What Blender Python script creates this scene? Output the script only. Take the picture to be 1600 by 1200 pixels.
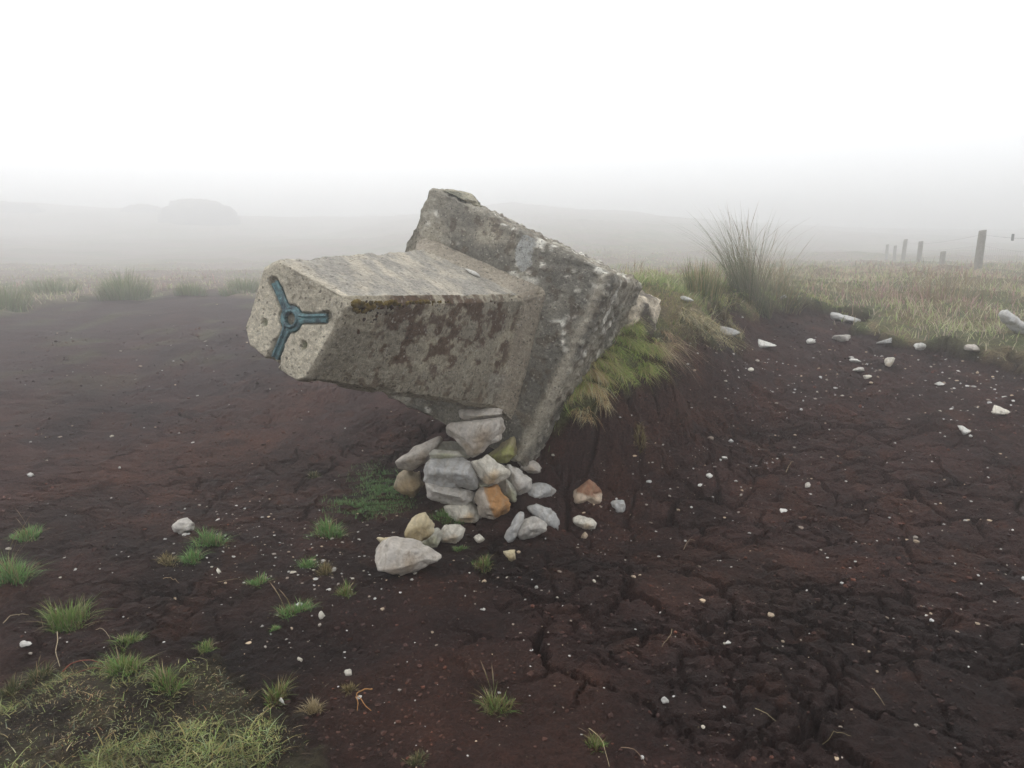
import bpy, bmesh, math, random
import numpy as np
from mathutils import Vector, Matrix

R_ = math.radians
sc = bpy.context.scene
for o in list(bpy.data.objects):
    bpy.data.objects.remove(o)
col = sc.collection

# ------------------------------------------------------------------ camera
CAM_H, PITCH, F, W0, H0 = 1.42, R_(12.0), 1150.0, 1600, 1200
cd = bpy.data.cameras.new('camera'); cam = bpy.data.objects.new('camera', cd); col.objects.link(cam)
cam.location = (0, 0, CAM_H); cam.rotation_euler = (R_(90) - PITCH, 0, 0)
cd.sensor_width = 36.0; cd.lens = 36.0 * F / W0; cd.clip_start = 0.05; cd.clip_end = 2000
sc.camera = cam

# ------------------------------------------------------------------ sky
SUN_EL, SUN_AZ = R_(58), R_(-35)
world = bpy.data.worlds.new('World'); sc.world = world; world.use_nodes = True
nt = world.node_tree; nt.nodes.clear()
wo = nt.nodes.new('ShaderNodeOutputWorld'); bg = nt.nodes.new('ShaderNodeBackground')
sky = nt.nodes.new('ShaderNodeTexSky'); sky.sky_type = 'NISHITA'; sky.sun_disc = False
sky.sun_elevation = SUN_EL; sky.sun_rotation = SUN_AZ
sky.air_density = 1.0; sky.dust_density = 4.0; sky.ozone_density = 1.0
hs = nt.nodes.new('ShaderNodeHueSaturation'); hs.inputs['Saturation'].default_value = 0.05
hs.inputs['Value'].default_value = 1.0
# an overcast sky is one even grey layer: blend the clear-sky gradient towards cloud grey
mx = nt.nodes.new('ShaderNodeMix'); mx.data_type = 'RGBA'; mx.inputs['Factor'].default_value = 0.7
mx.inputs['B'].default_value = (11.3, 11.5, 11.8, 1)
nt.links.new(sky.outputs[0], hs.inputs['Color']); nt.links.new(hs.outputs[0], mx.inputs['A'])
nt.links.new(mx.outputs['Result'], bg.inputs['Color']); bg.inputs['Strength'].default_value = 0.15
nt.links.new(bg.outputs[0], wo.inputs['Surface'])

sl = bpy.data.lights.new('sun', 'SUN'); sl.energy = 0.6; sl.angle = R_(40); sl.color = (1, .97, .93)
sun = bpy.data.objects.new('sun', sl); col.objects.link(sun)
sun.rotation_euler = (R_(90) - SUN_EL, 0, math.pi - SUN_AZ)

sc.view_settings.view_transform = 'Standard'; sc.view_settings.look = 'None'
sc.view_settings.exposure = 0.0; sc.view_settings.gamma = 1.0
sc.render.engine = 'CYCLES'
sc.cycles.use_denoising = True
sc.cycles.max_bounces = 8; sc.cycles.diffuse_bounces = 3; sc.cycles.volume_bounces = 5
sc.cycles.transparent_max_bounces = 6
HAZE_DENSITY = 0.024

# ------------------------------------------------------------------ helpers
cth, sth = math.cos(PITCH), math.sin(PITCH)
def ray(px, py):
    x, y = (px - 800) / F, (py - 600) / F
    return np.array([x, cth - y * sth, -y * cth - sth])
def at(px, py, Y):
    d = ray(px, py); return np.array([0, 0, CAM_H]) + d * (Y / d[1])
def c2w(q):
    return np.array([q[0], q[2] * cth - q[1] * sth, -q[1] * cth - q[2] * sth])

def h_(ix, iy, iz, seed):
    n = (ix.astype(np.int64) * 374761393 + iy.astype(np.int64) * 668265263 + iz.astype(np.int64) * 2147483647 + seed * 1274126177) & 0xffffffff
    n = ((n ^ (n >> 13)) * 1274126177) & 0xffffffff
    n = ((n ^ (n >> 15)) * 2246822519) & 0xffffffff
    n = n ^ (n >> 16)
    return (n & 0xffffff) / float(0xffffff)
def vnoise(x, y, z=None, seed=0):
    if z is None: z = np.zeros_like(x)
    xi, yi, zi = np.floor(x), np.floor(y), np.floor(z)
    fx, fy, fz = x - xi, y - yi, z - zi
    fx, fy, fz = [f * f * f * (f * (f * 6 - 15) + 10) for f in (fx, fy, fz)]
    r = 0
    for a in (0, 1):
        for b in (0, 1):
            for c in (0, 1):
                r = r + h_(xi + a, yi + b, zi + c, seed) * (fx if a else 1 - fx) * (fy if b else 1 - fy) * (fz if c else 1 - fz)
    return r * 2 - 1
def fbm(x, y, z=None, oct=4, seed=0, gain=.5):
    a, s, f = 1.0, 0, 1.0
    for i in range(oct):
        s = s + a * vnoise(x * f + 17.3 * i, y * f - 9.1 * i, None if z is None else z * f + 4.7 * i, seed + i)
        a *= gain; f *= 2.03
    return s
def voro2(x, y, seed=0, jit=.95):
    xi, yi = np.floor(x), np.floor(y)
    f1 = np.full_like(x, 9.); f2 = np.full_like(x, 9.); idv = np.zeros_like(x)
    z = np.zeros_like(x)
    for a in (-1, 0, 1):
        for b in (-1, 0, 1):
            cx, cy = xi + a, yi + b
            dx = cx + .5 + jit * (h_(cx, cy, z, seed) - .5) - x
            dy = cy + .5 + jit * (h_(cx, cy, z, seed + 7) - .5) - y
            d = np.sqrt(dx * dx + dy * dy)
            near = d < f1
            f2 = np.where(near, f1, np.minimum(f2, d))
            idv = np.where(near, h_(cx, cy, z, seed + 13), idv)
            f1 = np.where(near, d, f1)
    return f1, f2, idv
def voro3(x, y, w, seed=0):
    xi, yi, wi = np.floor(x), np.floor(y), np.floor(w)
    f1 = np.full_like(x, 9.); f2 = np.full_like(x, 9.); idv = np.zeros_like(x)
    for a in (-1, 0, 1):
        for b in (-1, 0, 1):
            for c in (-1, 0, 1):
                cx, cy, cz = xi + a, yi + b, wi + c
                d = np.sqrt((cx + h_(cx, cy, cz, seed) - x) ** 2 + (cy + h_(cx, cy, cz, seed + 5) - y) ** 2 + (cz + h_(cx, cy, cz, seed + 9) - w) ** 2)
                near = d < f1
                f2 = np.where(near, f1, np.minimum(f2, d))
                idv = np.where(near, h_(cx, cy, cz, seed + 13), idv)
                f1 = np.where(near, d, f1)
    return f1, f2, idv
def sstep(a, b, x):
    t = np.clip((x - a) / (b - a), 0, 1); return t * t * (3 - 2 * t)
def mixc(a, b, t):
    return a + (b - a) * np.asarray(t)[..., None]

def mk_mesh(name, verts, quads=None, tris=None, attrs=None, smooth=True):
    me = bpy.data.meshes.new(name)
    verts = np.asarray(verts, np.float32)
    nq = 0 if quads is None else len(quads); ntq = 0 if tris is None else len(tris)
    me.vertices.add(len(verts)); me.vertices.foreach_set('co', verts.ravel())
    li = np.concatenate([np.asarray(quads, np.int32).ravel() if nq else np.zeros(0, np.int32),
                         np.asarray(tris, np.int32).ravel() if ntq else np.zeros(0, np.int32)])
    me.loops.add(len(li)); me.loops.foreach_set('vertex_index', li)
    st = np.concatenate([np.arange(nq) * 4, nq * 4 + np.arange(ntq) * 3]).astype(np.int32)
    me.polygons.add(nq + ntq); me.polygons.foreach_set('loop_start', st)
    me.update(calc_edges=True); me.validate()
    me.polygons.foreach_set('use_smooth', np.full(len(me.polygons), smooth))
    for k, v in (attrs or {}).items():
        v = np.asarray(v, np.float32)
        if v.ndim == 1:
            a = me.attributes.new(k, 'FLOAT', 'POINT'); a.data.foreach_set('value', v)
        else:
            a = me.attributes.new(k, 'FLOAT_COLOR', 'POINT')
            a.data.foreach_set('color', np.concatenate([v, np.ones((len(v), 1), np.float32)], 1).astype(np.float32).ravel())
    return me
def link(name, me, mat=None, parent=None):
    o = bpy.data.objects.new(name, me); col.objects.link(o)
    if mat is not None and me is not None and len(me.materials) == 0: me.materials.append(mat)
    if parent is not None: o.parent = parent
    return o
def tag(o, label=None, cat=None, group=None, kind=None):
    if label: o['label'] = label
    if cat: o['category'] = cat
    if group: o['group'] = group
    if cat and not kind: kind = 'thing'
    if kind: o['kind'] = kind
    return o
def origin_to(o, p):
    """put a mesh thing's origin at p (its base)"""
    p = Vector([float(v) for v in p]); o.data.transform(Matrix.Translation(-p)); o.location = p

# ------------------------------------------------------------------ materials
class NB:
    def __init__(s, name):
        s.m = bpy.data.materials.new(name); s.m.use_nodes = True; s.t = s.m.node_tree; s.t.nodes.clear()
        s.out = s.n('ShaderNodeOutputMaterial'); s.b = s.n('ShaderNodeBsdfPrincipled')
        s.l(s.b.outputs[0], s.out.inputs['Surface'])
        s.tc = s.n('ShaderNodeTexCoord')
    def n(s, t, **k):
        x = s.t.nodes.new(t)
        for a, v in k.items(): setattr(x, a, v)
        return x
    def l(s, a, b): s.t.links.new(a, b)
    def noise(s, scale, detail=6, rough=.6, vec=None, dist=0):
        x = s.n('ShaderNodeTexNoise'); x.inputs['Scale'].default_value = scale; x.inputs['Detail'].default_value = detail
        x.inputs['Roughness'].default_value = rough; x.inputs['Distortion'].default_value = dist
        s.l(vec if vec is not None else s.tc.outputs['Object'], x.inputs['Vector']); return x.outputs['Fac']
    def voro(s, scale, feature='F1', out='Distance', vec=None, rnd=1):
        x = s.n('ShaderNodeTexVoronoi'); x.feature = feature; x.inputs['Scale'].default_value = scale
        x.inputs['Randomness'].default_value = rnd
        s.l(vec if vec is not None else s.tc.outputs['Object'], x.inputs['Vector']); return x.outputs[out]
    def mapr(s, v, a, b, c=0, d=1):
        x = s.n('ShaderNodeMapRange'); s.l(v, x.inputs['Value'])
        x.inputs['From Min'].default_value = a; x.inputs['From Max'].default_value = b
        x.inputs['To Min'].default_value = c; x.inputs['To Max'].default_value = d; return x.outputs[0]
    def math(s, op, a, b=None):
        x = s.n('ShaderNodeMath'); x.operation = op
        for i, v in enumerate((a, b)):
            if v is None: continue
            if isinstance(v, (int, float)): x.inputs[i].default_value = v
            else: s.l(v, x.inputs[i])
        return x.outputs[0]
    def mix(s, f, a, b, mode='MIX'):
        x = s.n('ShaderNodeMix'); x.data_type = 'RGBA'; x.blend_type = mode
        for k, v in (('Factor', f), ('A', a), ('B', b)):
            i = [q for q in x.inputs if q.name == k and q.type == ('VALUE' if k == 'Factor' else 'RGBA')][0]
            if isinstance(v, (int, float)): i.default_value = v
            elif isinstance(v, tuple): i.default_value = (*v, 1) if len(v) == 3 else v
            else: s.l(v, i)
        return [q for q in x.outputs if q.type == 'RGBA'][0]
    def attr(s, name, out='Color'):
        x = s.n('ShaderNodeAttribute'); x.attribute_name = name; return x.outputs[out]
    def bump(s, h, strength, dist, prev=None):
        x = s.n('ShaderNodeBump'); x.inputs['Strength'].default_value = strength; x.inputs['Distance'].default_value = dist
        s.l(h, x.inputs['Height'])
        if prev is not None: s.l(prev, x.inputs['Normal'])
        return x.outputs[0]
    def fin(s, color, rough=.9, normal=None, spec=.3):
        if isinstance(color, tuple): s.b.inputs['Base Color'].default_value = (*color, 1)
        else: s.l(color, s.b.inputs['Base Color'])
        if isinstance(rough, (int, float)): s.b.inputs['Roughness'].default_value = rough
        else: s.l(rough, s.b.inputs['Roughness'])
        s.b.inputs['Specular IOR Level'].default_value = spec
        if normal is not None: s.l(normal, s.b.inputs['Normal'])
        return s.m

def m_ground():
    b = NB('peat_and_turf')
    c = b.attr('Col')
    n1 = b.noise(14, 8, .7); n2 = b.noise(90, 6, .7); n3 = b.noise(2.2, 4, .55)
    c = b.mix(1.0, c, b.mix(b.mapr(n1, .3, .7), (.72, .70, .70), (1.3, 1.26, 1.24)), 'MULTIPLY')
    c = b.mix(1.0, c, b.mix(b.mapr(n2, .3, .7), (.42, .42, .42), (1.62, 1.60, 1.58)), 'MULTIPLY')
    # crumbs of straw, root fibre and grit too small to model
    v = b.voro(75, 'F1', 'Distance'); vc = b.n('ShaderNodeSeparateColor'); b.l(b.voro(75, 'F1', 'Color'), vc.inputs[0])
    spk = b.math('MULTIPLY', b.math('LESS_THAN', v, .22), b.math('GREATER_THAN', vc.outputs[0], .955))
    c = b.mix(b.math('MULTIPLY', spk, .6), c, (.20, .15, .10))
    nor = b.bump(n2, 1.0, .022); nor = b.bump(n1, .9, .045, nor)
    fine = b.noise(330, 3, .6); nor = b.bump(fine, .5, .004, nor)
    return b.fin(c, b.mapr(n1, .3, .7, .78, .95), nor, .22)
def m_vcol(name, rough=.9, sheen=0, ns=60, amp=.25, bs=.4, bd=.004, spec=.3):
    b = NB(name); c = b.attr('Col')
    n = b.noise(ns, 5, .65)
    c = b.mix(1.0, c, b.mix(b.mapr(n, .3, .7), (1 - amp,) * 3, (1 + amp,) * 3), 'MULTIPLY')
    return b.fin(c, rough, b.bump(n, bs, bd), spec)
def m_concrete(name='weathered_concrete'):
    b = NB(name); c = b.attr('Col')
    n1 = b.noise(9, 8, .7); n2 = b.noise(55, 8, .72); n3 = b.noise(200, 4, .7)
    c = b.mix(1.0, c, b.mix(b.mapr(n1, .3, .7), (1.07, 1.05, 1.02), (1.52, 1.51, 1.48)), 'MULTIPLY')
    c = b.mix(1.0, c, b.mix(b.mapr(n2, .32, .68), (.62, .62, .61), (1.34, 1.33, 1.30)), 'MULTIPLY')
    c = b.mix(1.0, c, b.mix(b.mapr(n3, .35, .65), (.75, .75, .75), (1.22, 1.22, 1.22)), 'MULTIPLY')
    vv = b.n('ShaderNodeMix'); vv.data_type = 'VECTOR'; vv.inputs['Factor'].default_value = .02
    nz = b.n('ShaderNodeTexNoise'); nz.inputs['Scale'].default_value = 60; b.l(b.tc.outputs['Object'], nz.inputs['Vector'])
    b.l(b.tc.outputs['Object'], vv.inputs[4]); b.l(nz.outputs['Color'], vv.inputs[5])
    v = b.voro(80, 'F1', 'Distance', vv.outputs[1]); sp = b.n('ShaderNodeSeparateColor'); b.l(b.voro(80, 'F1', 'Color', vv.outputs[1]), sp.inputs[0])
    agg = b.mapr(v, .3, .5, 1, 0)
    c = b.mix(b.math('MULTIPLY', b.math('MULTIPLY', agg, b.mapr(sp.outputs[0], .75, 1)), .75), c, (.42, .39, .33))
    c = b.mix(b.math('MULTIPLY', b.math('MULTIPLY', agg, b.math('LESS_THAN', sp.outputs[0], .12)), .7), c, (.06, .05, .04))
    pit = b.mapr(b.voro(60, 'F1', 'Distance'), 0, .35)
    pitm = b.math('GREATER_THAN', b.noise(21, 2, .5), .54)
    ph = b.math('MAXIMUM', pit, b.math('SUBTRACT', 1.0, pitm))
    c = b.mix(b.math('MULTIPLY', b.math('SUBTRACT', 1.0, ph), .5), c, (.07, .06, .05))
    nor = b.bump(n3, .6, .003); nor = b.bump(n2, .8, .010, nor); nor = b.bump(ph, .6, .006, nor)
    return b.fin(c, .92, nor, .25)
def m_stone(name, base, alt, stain=None, stain_amt=.5, dark=(.10, .09, .075), axis=None):
    b = NB(name)
    n1 = b.noise(7, 6, .6, dist=.8); n2 = b.noise(45, 8, .7); n3 = b.noise(3.2, 3, .5); n4 = b.noise(230, 3, .6)
    c = b.mix(b.mapr(n1, .38, .62), base, alt)
    if stain is not None:
        if axis is None: f = b.mapr(n3, .62 - .3 * stain_amt, .72 - .3 * stain_amt)
        else:
            vm_ = b.n('ShaderNodeVectorMath'); vm_.operation = 'DOT_PRODUCT'; b.l(b.tc.outputs['Object'], vm_.inputs[0]); vm_.inputs[1].default_value = axis
            f = b.mapr(b.math('ADD', vm_.outputs['Value'], b.math('MULTIPLY', b.math('SUBTRACT', n1, .5), .06)), -.004, .008)
        c = b.mix(f, c, stain)
    wv = b.n('ShaderNodeTexWave'); wv.inputs['Scale'].default_value = 6; wv.inputs['Distortion'].default_value = 9
    wv.inputs['Detail'].default_value = 3; b.l(b.tc.outputs['Object'], wv.inputs['Vector'])
    c = b.mix(b.math('MULTIPLY', b.mapr(wv.outputs['Fac'], .8, 1.0), .28), c, (.30, .25, .19))
    c = b.mix(1.0, c, b.mix(b.mapr(n2, .3, .7), (.70, .70, .69), (1.24, 1.24, 1.23)), 'MULTIPLY')
    c = b.mix(b.math('MULTIPLY', b.mapr(b.noise(13, 6, .75, dist=1.2), .54, .70), .72), c, (.15, .115, .08))
    c = b.mix(1.0, c, (1.12, 1.11, 1.09), 'MULTIPLY')
    nor = b.bump(n4, .5, .002); nor = b.bump(n2, .8, .010, nor); nor = b.bump(n1, .7, .03, nor)
    return b.fin(c, .82, nor, .35)
def m_grass():
    b = NB('grass_blade'); c = b.attr('Col')
    b.fin(c, .62, None, .25)
    tr = b.n('ShaderNodeBsdfTranslucent'); b.l(c, tr.inputs['Color'])
    ms = b.n('ShaderNodeMixShader'); ms.inputs[0].default_value = .3
    b.l(b.b.outputs[0], ms.inputs[1]); b.l(tr.outputs[0], ms.inputs[2]); b.l(ms.outputs[0], b.out.inputs['Surface'])
    return b.m
def m_brass():
    b = NB('verdigris_brass')
    n = b.noise(28, 6, .7); n2 = b.noise(120, 4, .6)
    c = b.mix(b.mapr(n, .4, .62), (.045, .065, .080), (.13, .24, .25))
    c = b.mix(b.math('MULTIPLY', b.mapr(n2, .58, .68), .6), c, (.30, .46, .46))
    b.b.inputs['Metallic'].default_value = .35
    return b.fin(c, b.mapr(n, .3, .7, .35, .6), b.bump(n2, .3, .002), .5)
def m_simple(name, c1, c2, scale=30, rough=.85, bd=.005):
    b = NB(name); n = b.noise(scale, 6, .65)
    return b.fin(b.mix(b.mapr(n, .3, .7), c1, c2), rough, b.bump(n, .5, bd), .3)

M_GROUND = m_ground(); M_CONC = m_concrete(); M_GRASS = m_grass(); M_BRASS = m_brass()
M_RUST = m_simple('rusty_socket', (.12, .035, .015), (.26, .085, .035), 60)
M_WOOD = m_simple('weathered_wood', (.17, .155, .13), (.27, .25, .21), 25)
M_WIRE = m_simple('galvanised_wire', (.20, .20, .20), (.30, .30, .30), 60, .5)
M_MOSS = m_vcol('moss_cushion', .95, ns=260, amp=.45, bs=.9, bd=.006)
M_ROOT = m_vcol('dry_root', .85, ns=90, amp=.3)
SM = dict(
    grey=m_stone('stone_grey', (.48, .455, .42), (.39, .37, .35)),
    cool=m_stone('stone_cool_grey', (.45, .445, .435), (.35, .35, .35)),
    pale=m_stone('stone_pale', (.62, .585, .51), (.50, .475, .42), (.44, .31, .17), .18),
    pink=m_stone('stone_pinkish', (.49, .45, .405), (.41, .38, .35), (.36, .29, .22), .15),
    green=m_stone('stone_green_tinged', (.47, .455, .40), (.39, .38, .33), (.37, .37, .26), .4),
    tan=m_stone('stone_tan', (.30, .25, .175), (.23, .195, .14), (.33, .25, .15), .4),
    orange=m_stone('stone_orange_stained', (.42, .37, .32), (.36, .31, .26), (.36, .19, .075), .68, axis=(1, 0, .45)),
    moss=m_stone('stone_yellow_lichen', (.24, .20, .13), (.28, .25, .14), (.27, .27, .10), .55),
    brown=m_stone('stone_brown_topped', (.52, .43, .35), (.46, .36, .27), (.24, .125, .075), .6, axis=(0.2, 0, 1)),
    gritty=m_stone('stone_gritty_cream', (.56, .49, .34), (.46, .38, .23), (.28, .22, .12), .45),
    white=m_stone('stone_white_quartz', (.60, .59, .56), (.48, .47, .45)),
)

# ------------------------------------------------------------------ ground height
# control points: pixel, distance -> where the land surface stands
CP = [(50,1150,1.78),(800,1150,1.80),(1550,1150,1.80),(0,900,2.80),(400,900,2.80),(740,815,3.41),(640,850,3.15),(1550,1000,2.28),(1100,1000,2.28),
      (1150,880,2.92),(900,900,2.80),(1200,800,3.42),(1550,850,3.08),(860,770,3.66),(950,765,3.68),
      (1300,700,3.95),(1550,700,3.85),(1100,720,3.85),(1000,680,4.0),(1060,640,4.2),(1300,600,4.75),(1500,600,4.6),
      (1150,560,5.0),(1180,520,5.7),(1250,500,6.4),(1400,545,5.5),(1580,575,4.9),(1580,530,5.5),(1400,480,7.2),(1550,500,6.7),
      (1230,458,8.0),(1400,442,11.),(1550,442,11.),(1300,424,19.),(1600,424,18.),(1100,428,16),(1300,414,27.),(1550,414,27.),(1100,416,26),(1300,405,40),(1550,405,40),(1300,393,60),
      (0,480,12.),(300,462,13.),(200,600,6.6),(430,620,6.0),(550,660,5.0),(600,700,4.55),(300,700,4.6),(100,760,3.9),
      (640,665,4.75),(0,430,27.),(300,430,27.),(600,430,28.),(100,402,50),(500,402,50),(100,365,80),(500,368,85),(0,316,108),(200,326,105),(450,342,108),(800,318,120),(1000,334,120),(1400,366,100)]
CPW = [(at(a, b, Y)) for a, b, Y in CP]
def addz(x, y, z): CPW.append(np.array([x, y, z], float))
# turf bank against the right-hand side of the block
for px, py, Y in [(985,510,4.35),(1010,540,4.15),(1040,545,4.15),(940,590,3.95),(990,600,3.95),(900,640,3.8),(1075,500,4.8),(1100,478,5.3),(1150,462,6.4),(1050,460,5.5)]:
    CPW.append(at(px, py, Y))
addz(.05,3.62,.16); addz(.12,3.85,.30); addz(-.3,4.3,.13); addz(-.6,4.6,.10); addz(0.,4.5,.35); addz(.3,4.6,.70); addz(.5,4.8,.92); addz(-.3,5.2,.30); addz(.2,5.6,.8)
addz(-.6,6.5,.2); addz(.4,7.5,.75); addz(-1.,9.,.2)
for p in [(-2,0,0),(2,0,0),(0,-3,0),(-6,-2,0),(6,-2,.1),(-7,4,.05),(6,4,.5),(9,7,.6),(-12,9,.15),(-40,-20,.2),(40,-20,.3),(50,30,-.6),(-50,30,-.8),
          (0,260,0.),(-120,240,0.),(0,420,0.),(-320,420,0.),(320,420,0.),(0,-200,0.),(-350,0,.5),(350,0,.5),(-200,150,5),(200,150,2)]:
    addz(*p)
CPW = np.array(CPW)
def warp(x, y):
    r = np.sqrt(x * x + (y - 3) ** 2) + 1e-9
    s = np.where(r < 6, r, 6 * (r / 6) ** .45) / r
    return x * s, (y - 3) * s
cxw, cyw = warp(CPW[:, 0], CPW[:, 1])
def tk(d2): return np.sqrt(d2 + .02)
_n = len(CPW)
A = tk((cxw[:, None] - cxw) ** 2 + (cyw[:, None] - cyw) ** 2) + np.eye(_n) * -.02
Pm = np.c_[np.ones(_n), cxw, cyw]
S = np.block([[A, Pm], [Pm.T, np.zeros((3, 3))]])
wts = np.linalg.solve(S, np.r_[CPW[:, 2], 0, 0, 0])
def hbase(x, y):
    a, b = warp(np.asarray(x, float), np.asarray(y, float)); r = wts[_n] + wts[_n + 1] * a + wts[_n + 2] * b
    for i in range(_n): r = r + wts[i] * tk((a - cxw[i]) ** 2 + (b - cyw[i]) ** 2)
    return r
def ground_hit(px, py, hf=None):
    hf = hf or hbase
    d = ray(px, py); t = np.geomspace(1.2, 80, 900)
    P = np.array([0, 0, CAM_H])[:, None] + d[:, None] * t
    below = np.where(P[2] < hf(P[0], P[1]))[0]
    k = below[0] if len(below) else len(t) - 1
    k0 = max(k - 1, 0); tt = np.linspace(t[k0], t[k], 30)
    P = np.array([0, 0, CAM_H])[:, None] + d[:, None] * tt
    below = np.where(P[2] < hf(P[0], P[1]))[0]
    k = below[0] if len(below) else -1
    return P[:, k]

def poly_sd(x, y, poly):
    """signed distance, positive inside"""
    poly = np.asarray(poly, float); n = len(poly)
    d2 = np.full(x.shape, 1e9); inside = np.zeros(x.shape, bool)
    for i in range(n):
        ax, ay = poly[i]; bx, by = poly[(i + 1) % n]
        ex, ey = bx - ax, by - ay
        t = np.clip(((x - ax) * ex + (y - ay) * ey) / (ex * ex + ey * ey + 1e-12), 0, 1)
        d2 = np.minimum(d2, (x - ax - t * ex) ** 2 + (y - ay - t * ey) ** 2)
        if ay != by:
            cond = (ay > y) != (by > y)
            inside ^= cond & (x < (bx - ax) * (y - ay) / (by - ay) + ax)
    d = np.sqrt(d2); return np.where(inside, d, -d)
def gp(*pts): return [tuple(ground_hit(a, b)[:2]) for a, b in pts]
POLY_RIGHT = [(.16, 3.72)] + gp((915,650),(945,668),(985,640),(1008,600),(1040,560),(1045,540),(1090,538),(1150,548),(1128,520),(1112,500),(1128,488),(1170,478),
                (1250,480),(1300,495),(1340,518),(1420,548),(1500,562),(1598,580)) + [(6.5, 4.7), (60, 0), (150, 120), (0, 170), (-20, 30), (-1., 9.), (-.1, 6.), (.1, 4.9), (.2, 4.1)]
POLY_LEFT = gp((0,502),(60,486),(120,476),(240,466),(330,456),(400,450)) + [(-3.5, 15.5), (-1., 13.), (0, 9.), (2, 10), (20, 160), (-150, 160), (-150, 5), (-20, 8)]
POLY_FRONT = gp((-60,1085),(60,1095),(120,1075),(180,1050),(250,1062),(300,1058),(360,1062),(410,1085),(455,1120),(478,1165),(490,1230)) + [(-.55, .9), (-2.6, .9), (-2.6, 1.8)]
def turf_sd(x, y):
    w = fbm(x * 3, y * 3, seed=3, oct=5, gain=.62) * .13
    r = np.hypot(x, y)
    return np.maximum(np.maximum(poly_sd(x, y, POLY_RIGHT), poly_sd(x, y, POLY_LEFT) * .6) + w * (.35 + .12 * r),
                      poly_sd(x, y, POLY_FRONT) + w * .9)
CR = [tuple(ground_hit(a, b)[:2]) for a, b in [(1180, 1050), (1450, 1000), (1560, 1130), (1300, 1150)]]
def crack_mask(x, y):
    m = 0.22 + .98 * sstep(.0, .6, .95 - np.hypot((x - 1.55) / 1.9, (y - 2.15) / 1.0))
    m = m + .40 * sstep(0, 1, 1 - np.hypot((x - .75) / 1.2, (y - 3.3) / 1.2)) + .25 * sstep(0, 1, 1 - np.hypot((x + .6) / .9, (y - 4.6) / .8))
    m = m + .45 * sstep(0, 1, 1 - np.hypot((x - .45) / 1.0, (y - 2.5) / .8)) + .30 * sstep(0, 1, 1 - np.hypot((x - 2.) / 1.6, (y - 3.6) / 1.2))
    return np.clip(m + .35 * fbm(x * 1.2, y * 1.2, seed=41, oct=3) * sstep(.1, .4, m), 0, 1)
def detail(x, y, full=True):
    """returns height added, crack amount, turf mask"""
    sd = turf_sd(x, y); tm = sstep(-.015, .035, sd)
    r = np.hypot(x, y); near = 1 - sstep(9, 16, r)
    # small clods
    dz = fbm(x * 1.3, y * 1.3, seed=1, oct=3) * .022 + fbm(x * 7, y * 7, seed=2, oct=5, gain=.6) * .011 * (1 - .4 * tm)
    cr = np.zeros_like(x)
    cm = crack_mask(x, y) * near * (1 - tm)
    wx = x + fbm(x * 4.5, y * 4.5, seed=11, oct=5, gain=.55) * .042; wy = y + fbm(x * 4.5, y * 4.5, seed=12, oct=5, gain=.55) * .042
    a = -.42; ca, sa = math.cos(a), math.sin(a)
    ux, uy = (wx * ca + wy * sa), (-wx * sa + wy * ca)
    pm = vnoise(x * 2.3, y * 2.3, seed=21)
    f1, f2, idv = voro2(ux / .31, uy / .19, seed=5)                      # main shrinkage cracks
    e = (f2 - f1) * .24                                                   # about metres from the crack line
    wd = np.maximum(.009 + .016 * pm + .007 * vnoise(x * 11, y * 11, seed=24), .004)
    c1 = (1 - sstep(wd * .35, wd * 1.25, e)) * sstep(.30, .55, cm + .16 * vnoise(x * 3, y * 3, seed=22))
    g1, g2, idw = voro2(ux / .125 + 4, uy / .080, seed=9)                # second order
    e2 = (g2 - g1) * .095
    gate = sstep(-.15, .25, fbm(x * 3.1, y * 3.1, seed=31, oct=3))
    c2 = (1 - sstep(.002, .011, e2)) * gate * sstep(.15, .45, cm) * .62
    gate2 = sstep(.15, .5, fbm(x * 1.7 + 5, y * 1.7, seed=33, oct=3))   # isolated cracks on the open peat
    c3 = (1 - sstep(.004, .018, e)) * gate2 * .45 * (1 - tm) * near
    cr = np.maximum(np.maximum(c1, c2), c3)
    dz = dz - (cr * .050 + c1 * .022) * near
    dz = dz + cm * (sstep(0, .022, e) * .012 + (idv - .5) * .014 + sstep(0, .02, e2) * .007 * gate + (idw - .5) * .010 * gate + .004 * fbm(x * 28, y * 28, seed=47, oct=3, gain=.6))
    steep = sstep(0, 1, 1 - np.hypot((x - .62) / .75, (y - 4.0) / .6))
    dz = dz + steep * (1 - tm) * (fbm(x * 9, y * 9, seed=46, oct=4, gain=.6) * .035 - .05 * (1 - sstep(0, .12, f2 - f1)))
    dz = dz + sstep(3.5, 6, r) * (1 - sstep(20, 30, r)) * (1 - tm) * (fbm(x * 2.6, y * 2.6, seed=48, oct=3) * .028 + np.abs(fbm(x * 6, y * 6, seed=49, oct=2)) * .018)
    lump = np.abs(fbm(x * 16, y * 16, seed=44, oct=3)) * .010 * near
    dz = dz + lump * (1 - tm)
    # turf stands proud of the bare peat
    tus = fbm(x * 1.9, y * 1.9, seed=51, oct=3)
    step_ = np.where(poly_sd(x, y, POLY_FRONT) > -.3, .022, .075)
    dz = dz + tm * step_ + tm * (1 - np.exp(-r / 8)) * .10 * tus + tm * fbm(x * 9, y * 9, seed=52, oct=3) * .012
    far = sstep(18, 40, r)
    dz = dz + far * fbm(x * .12, y * .12, seed=61, oct=4) * .2
    return dz, cr, tm
def Hs(x, y):
    x = np.atleast_1d(np.asarray(x, float)); y = np.atleast_1d(np.asarray(y, float))
    return hbase(x, y) + detail(x, y)[0]
def hit(px, py): return ground_hit(px, py, Hs)

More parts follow.
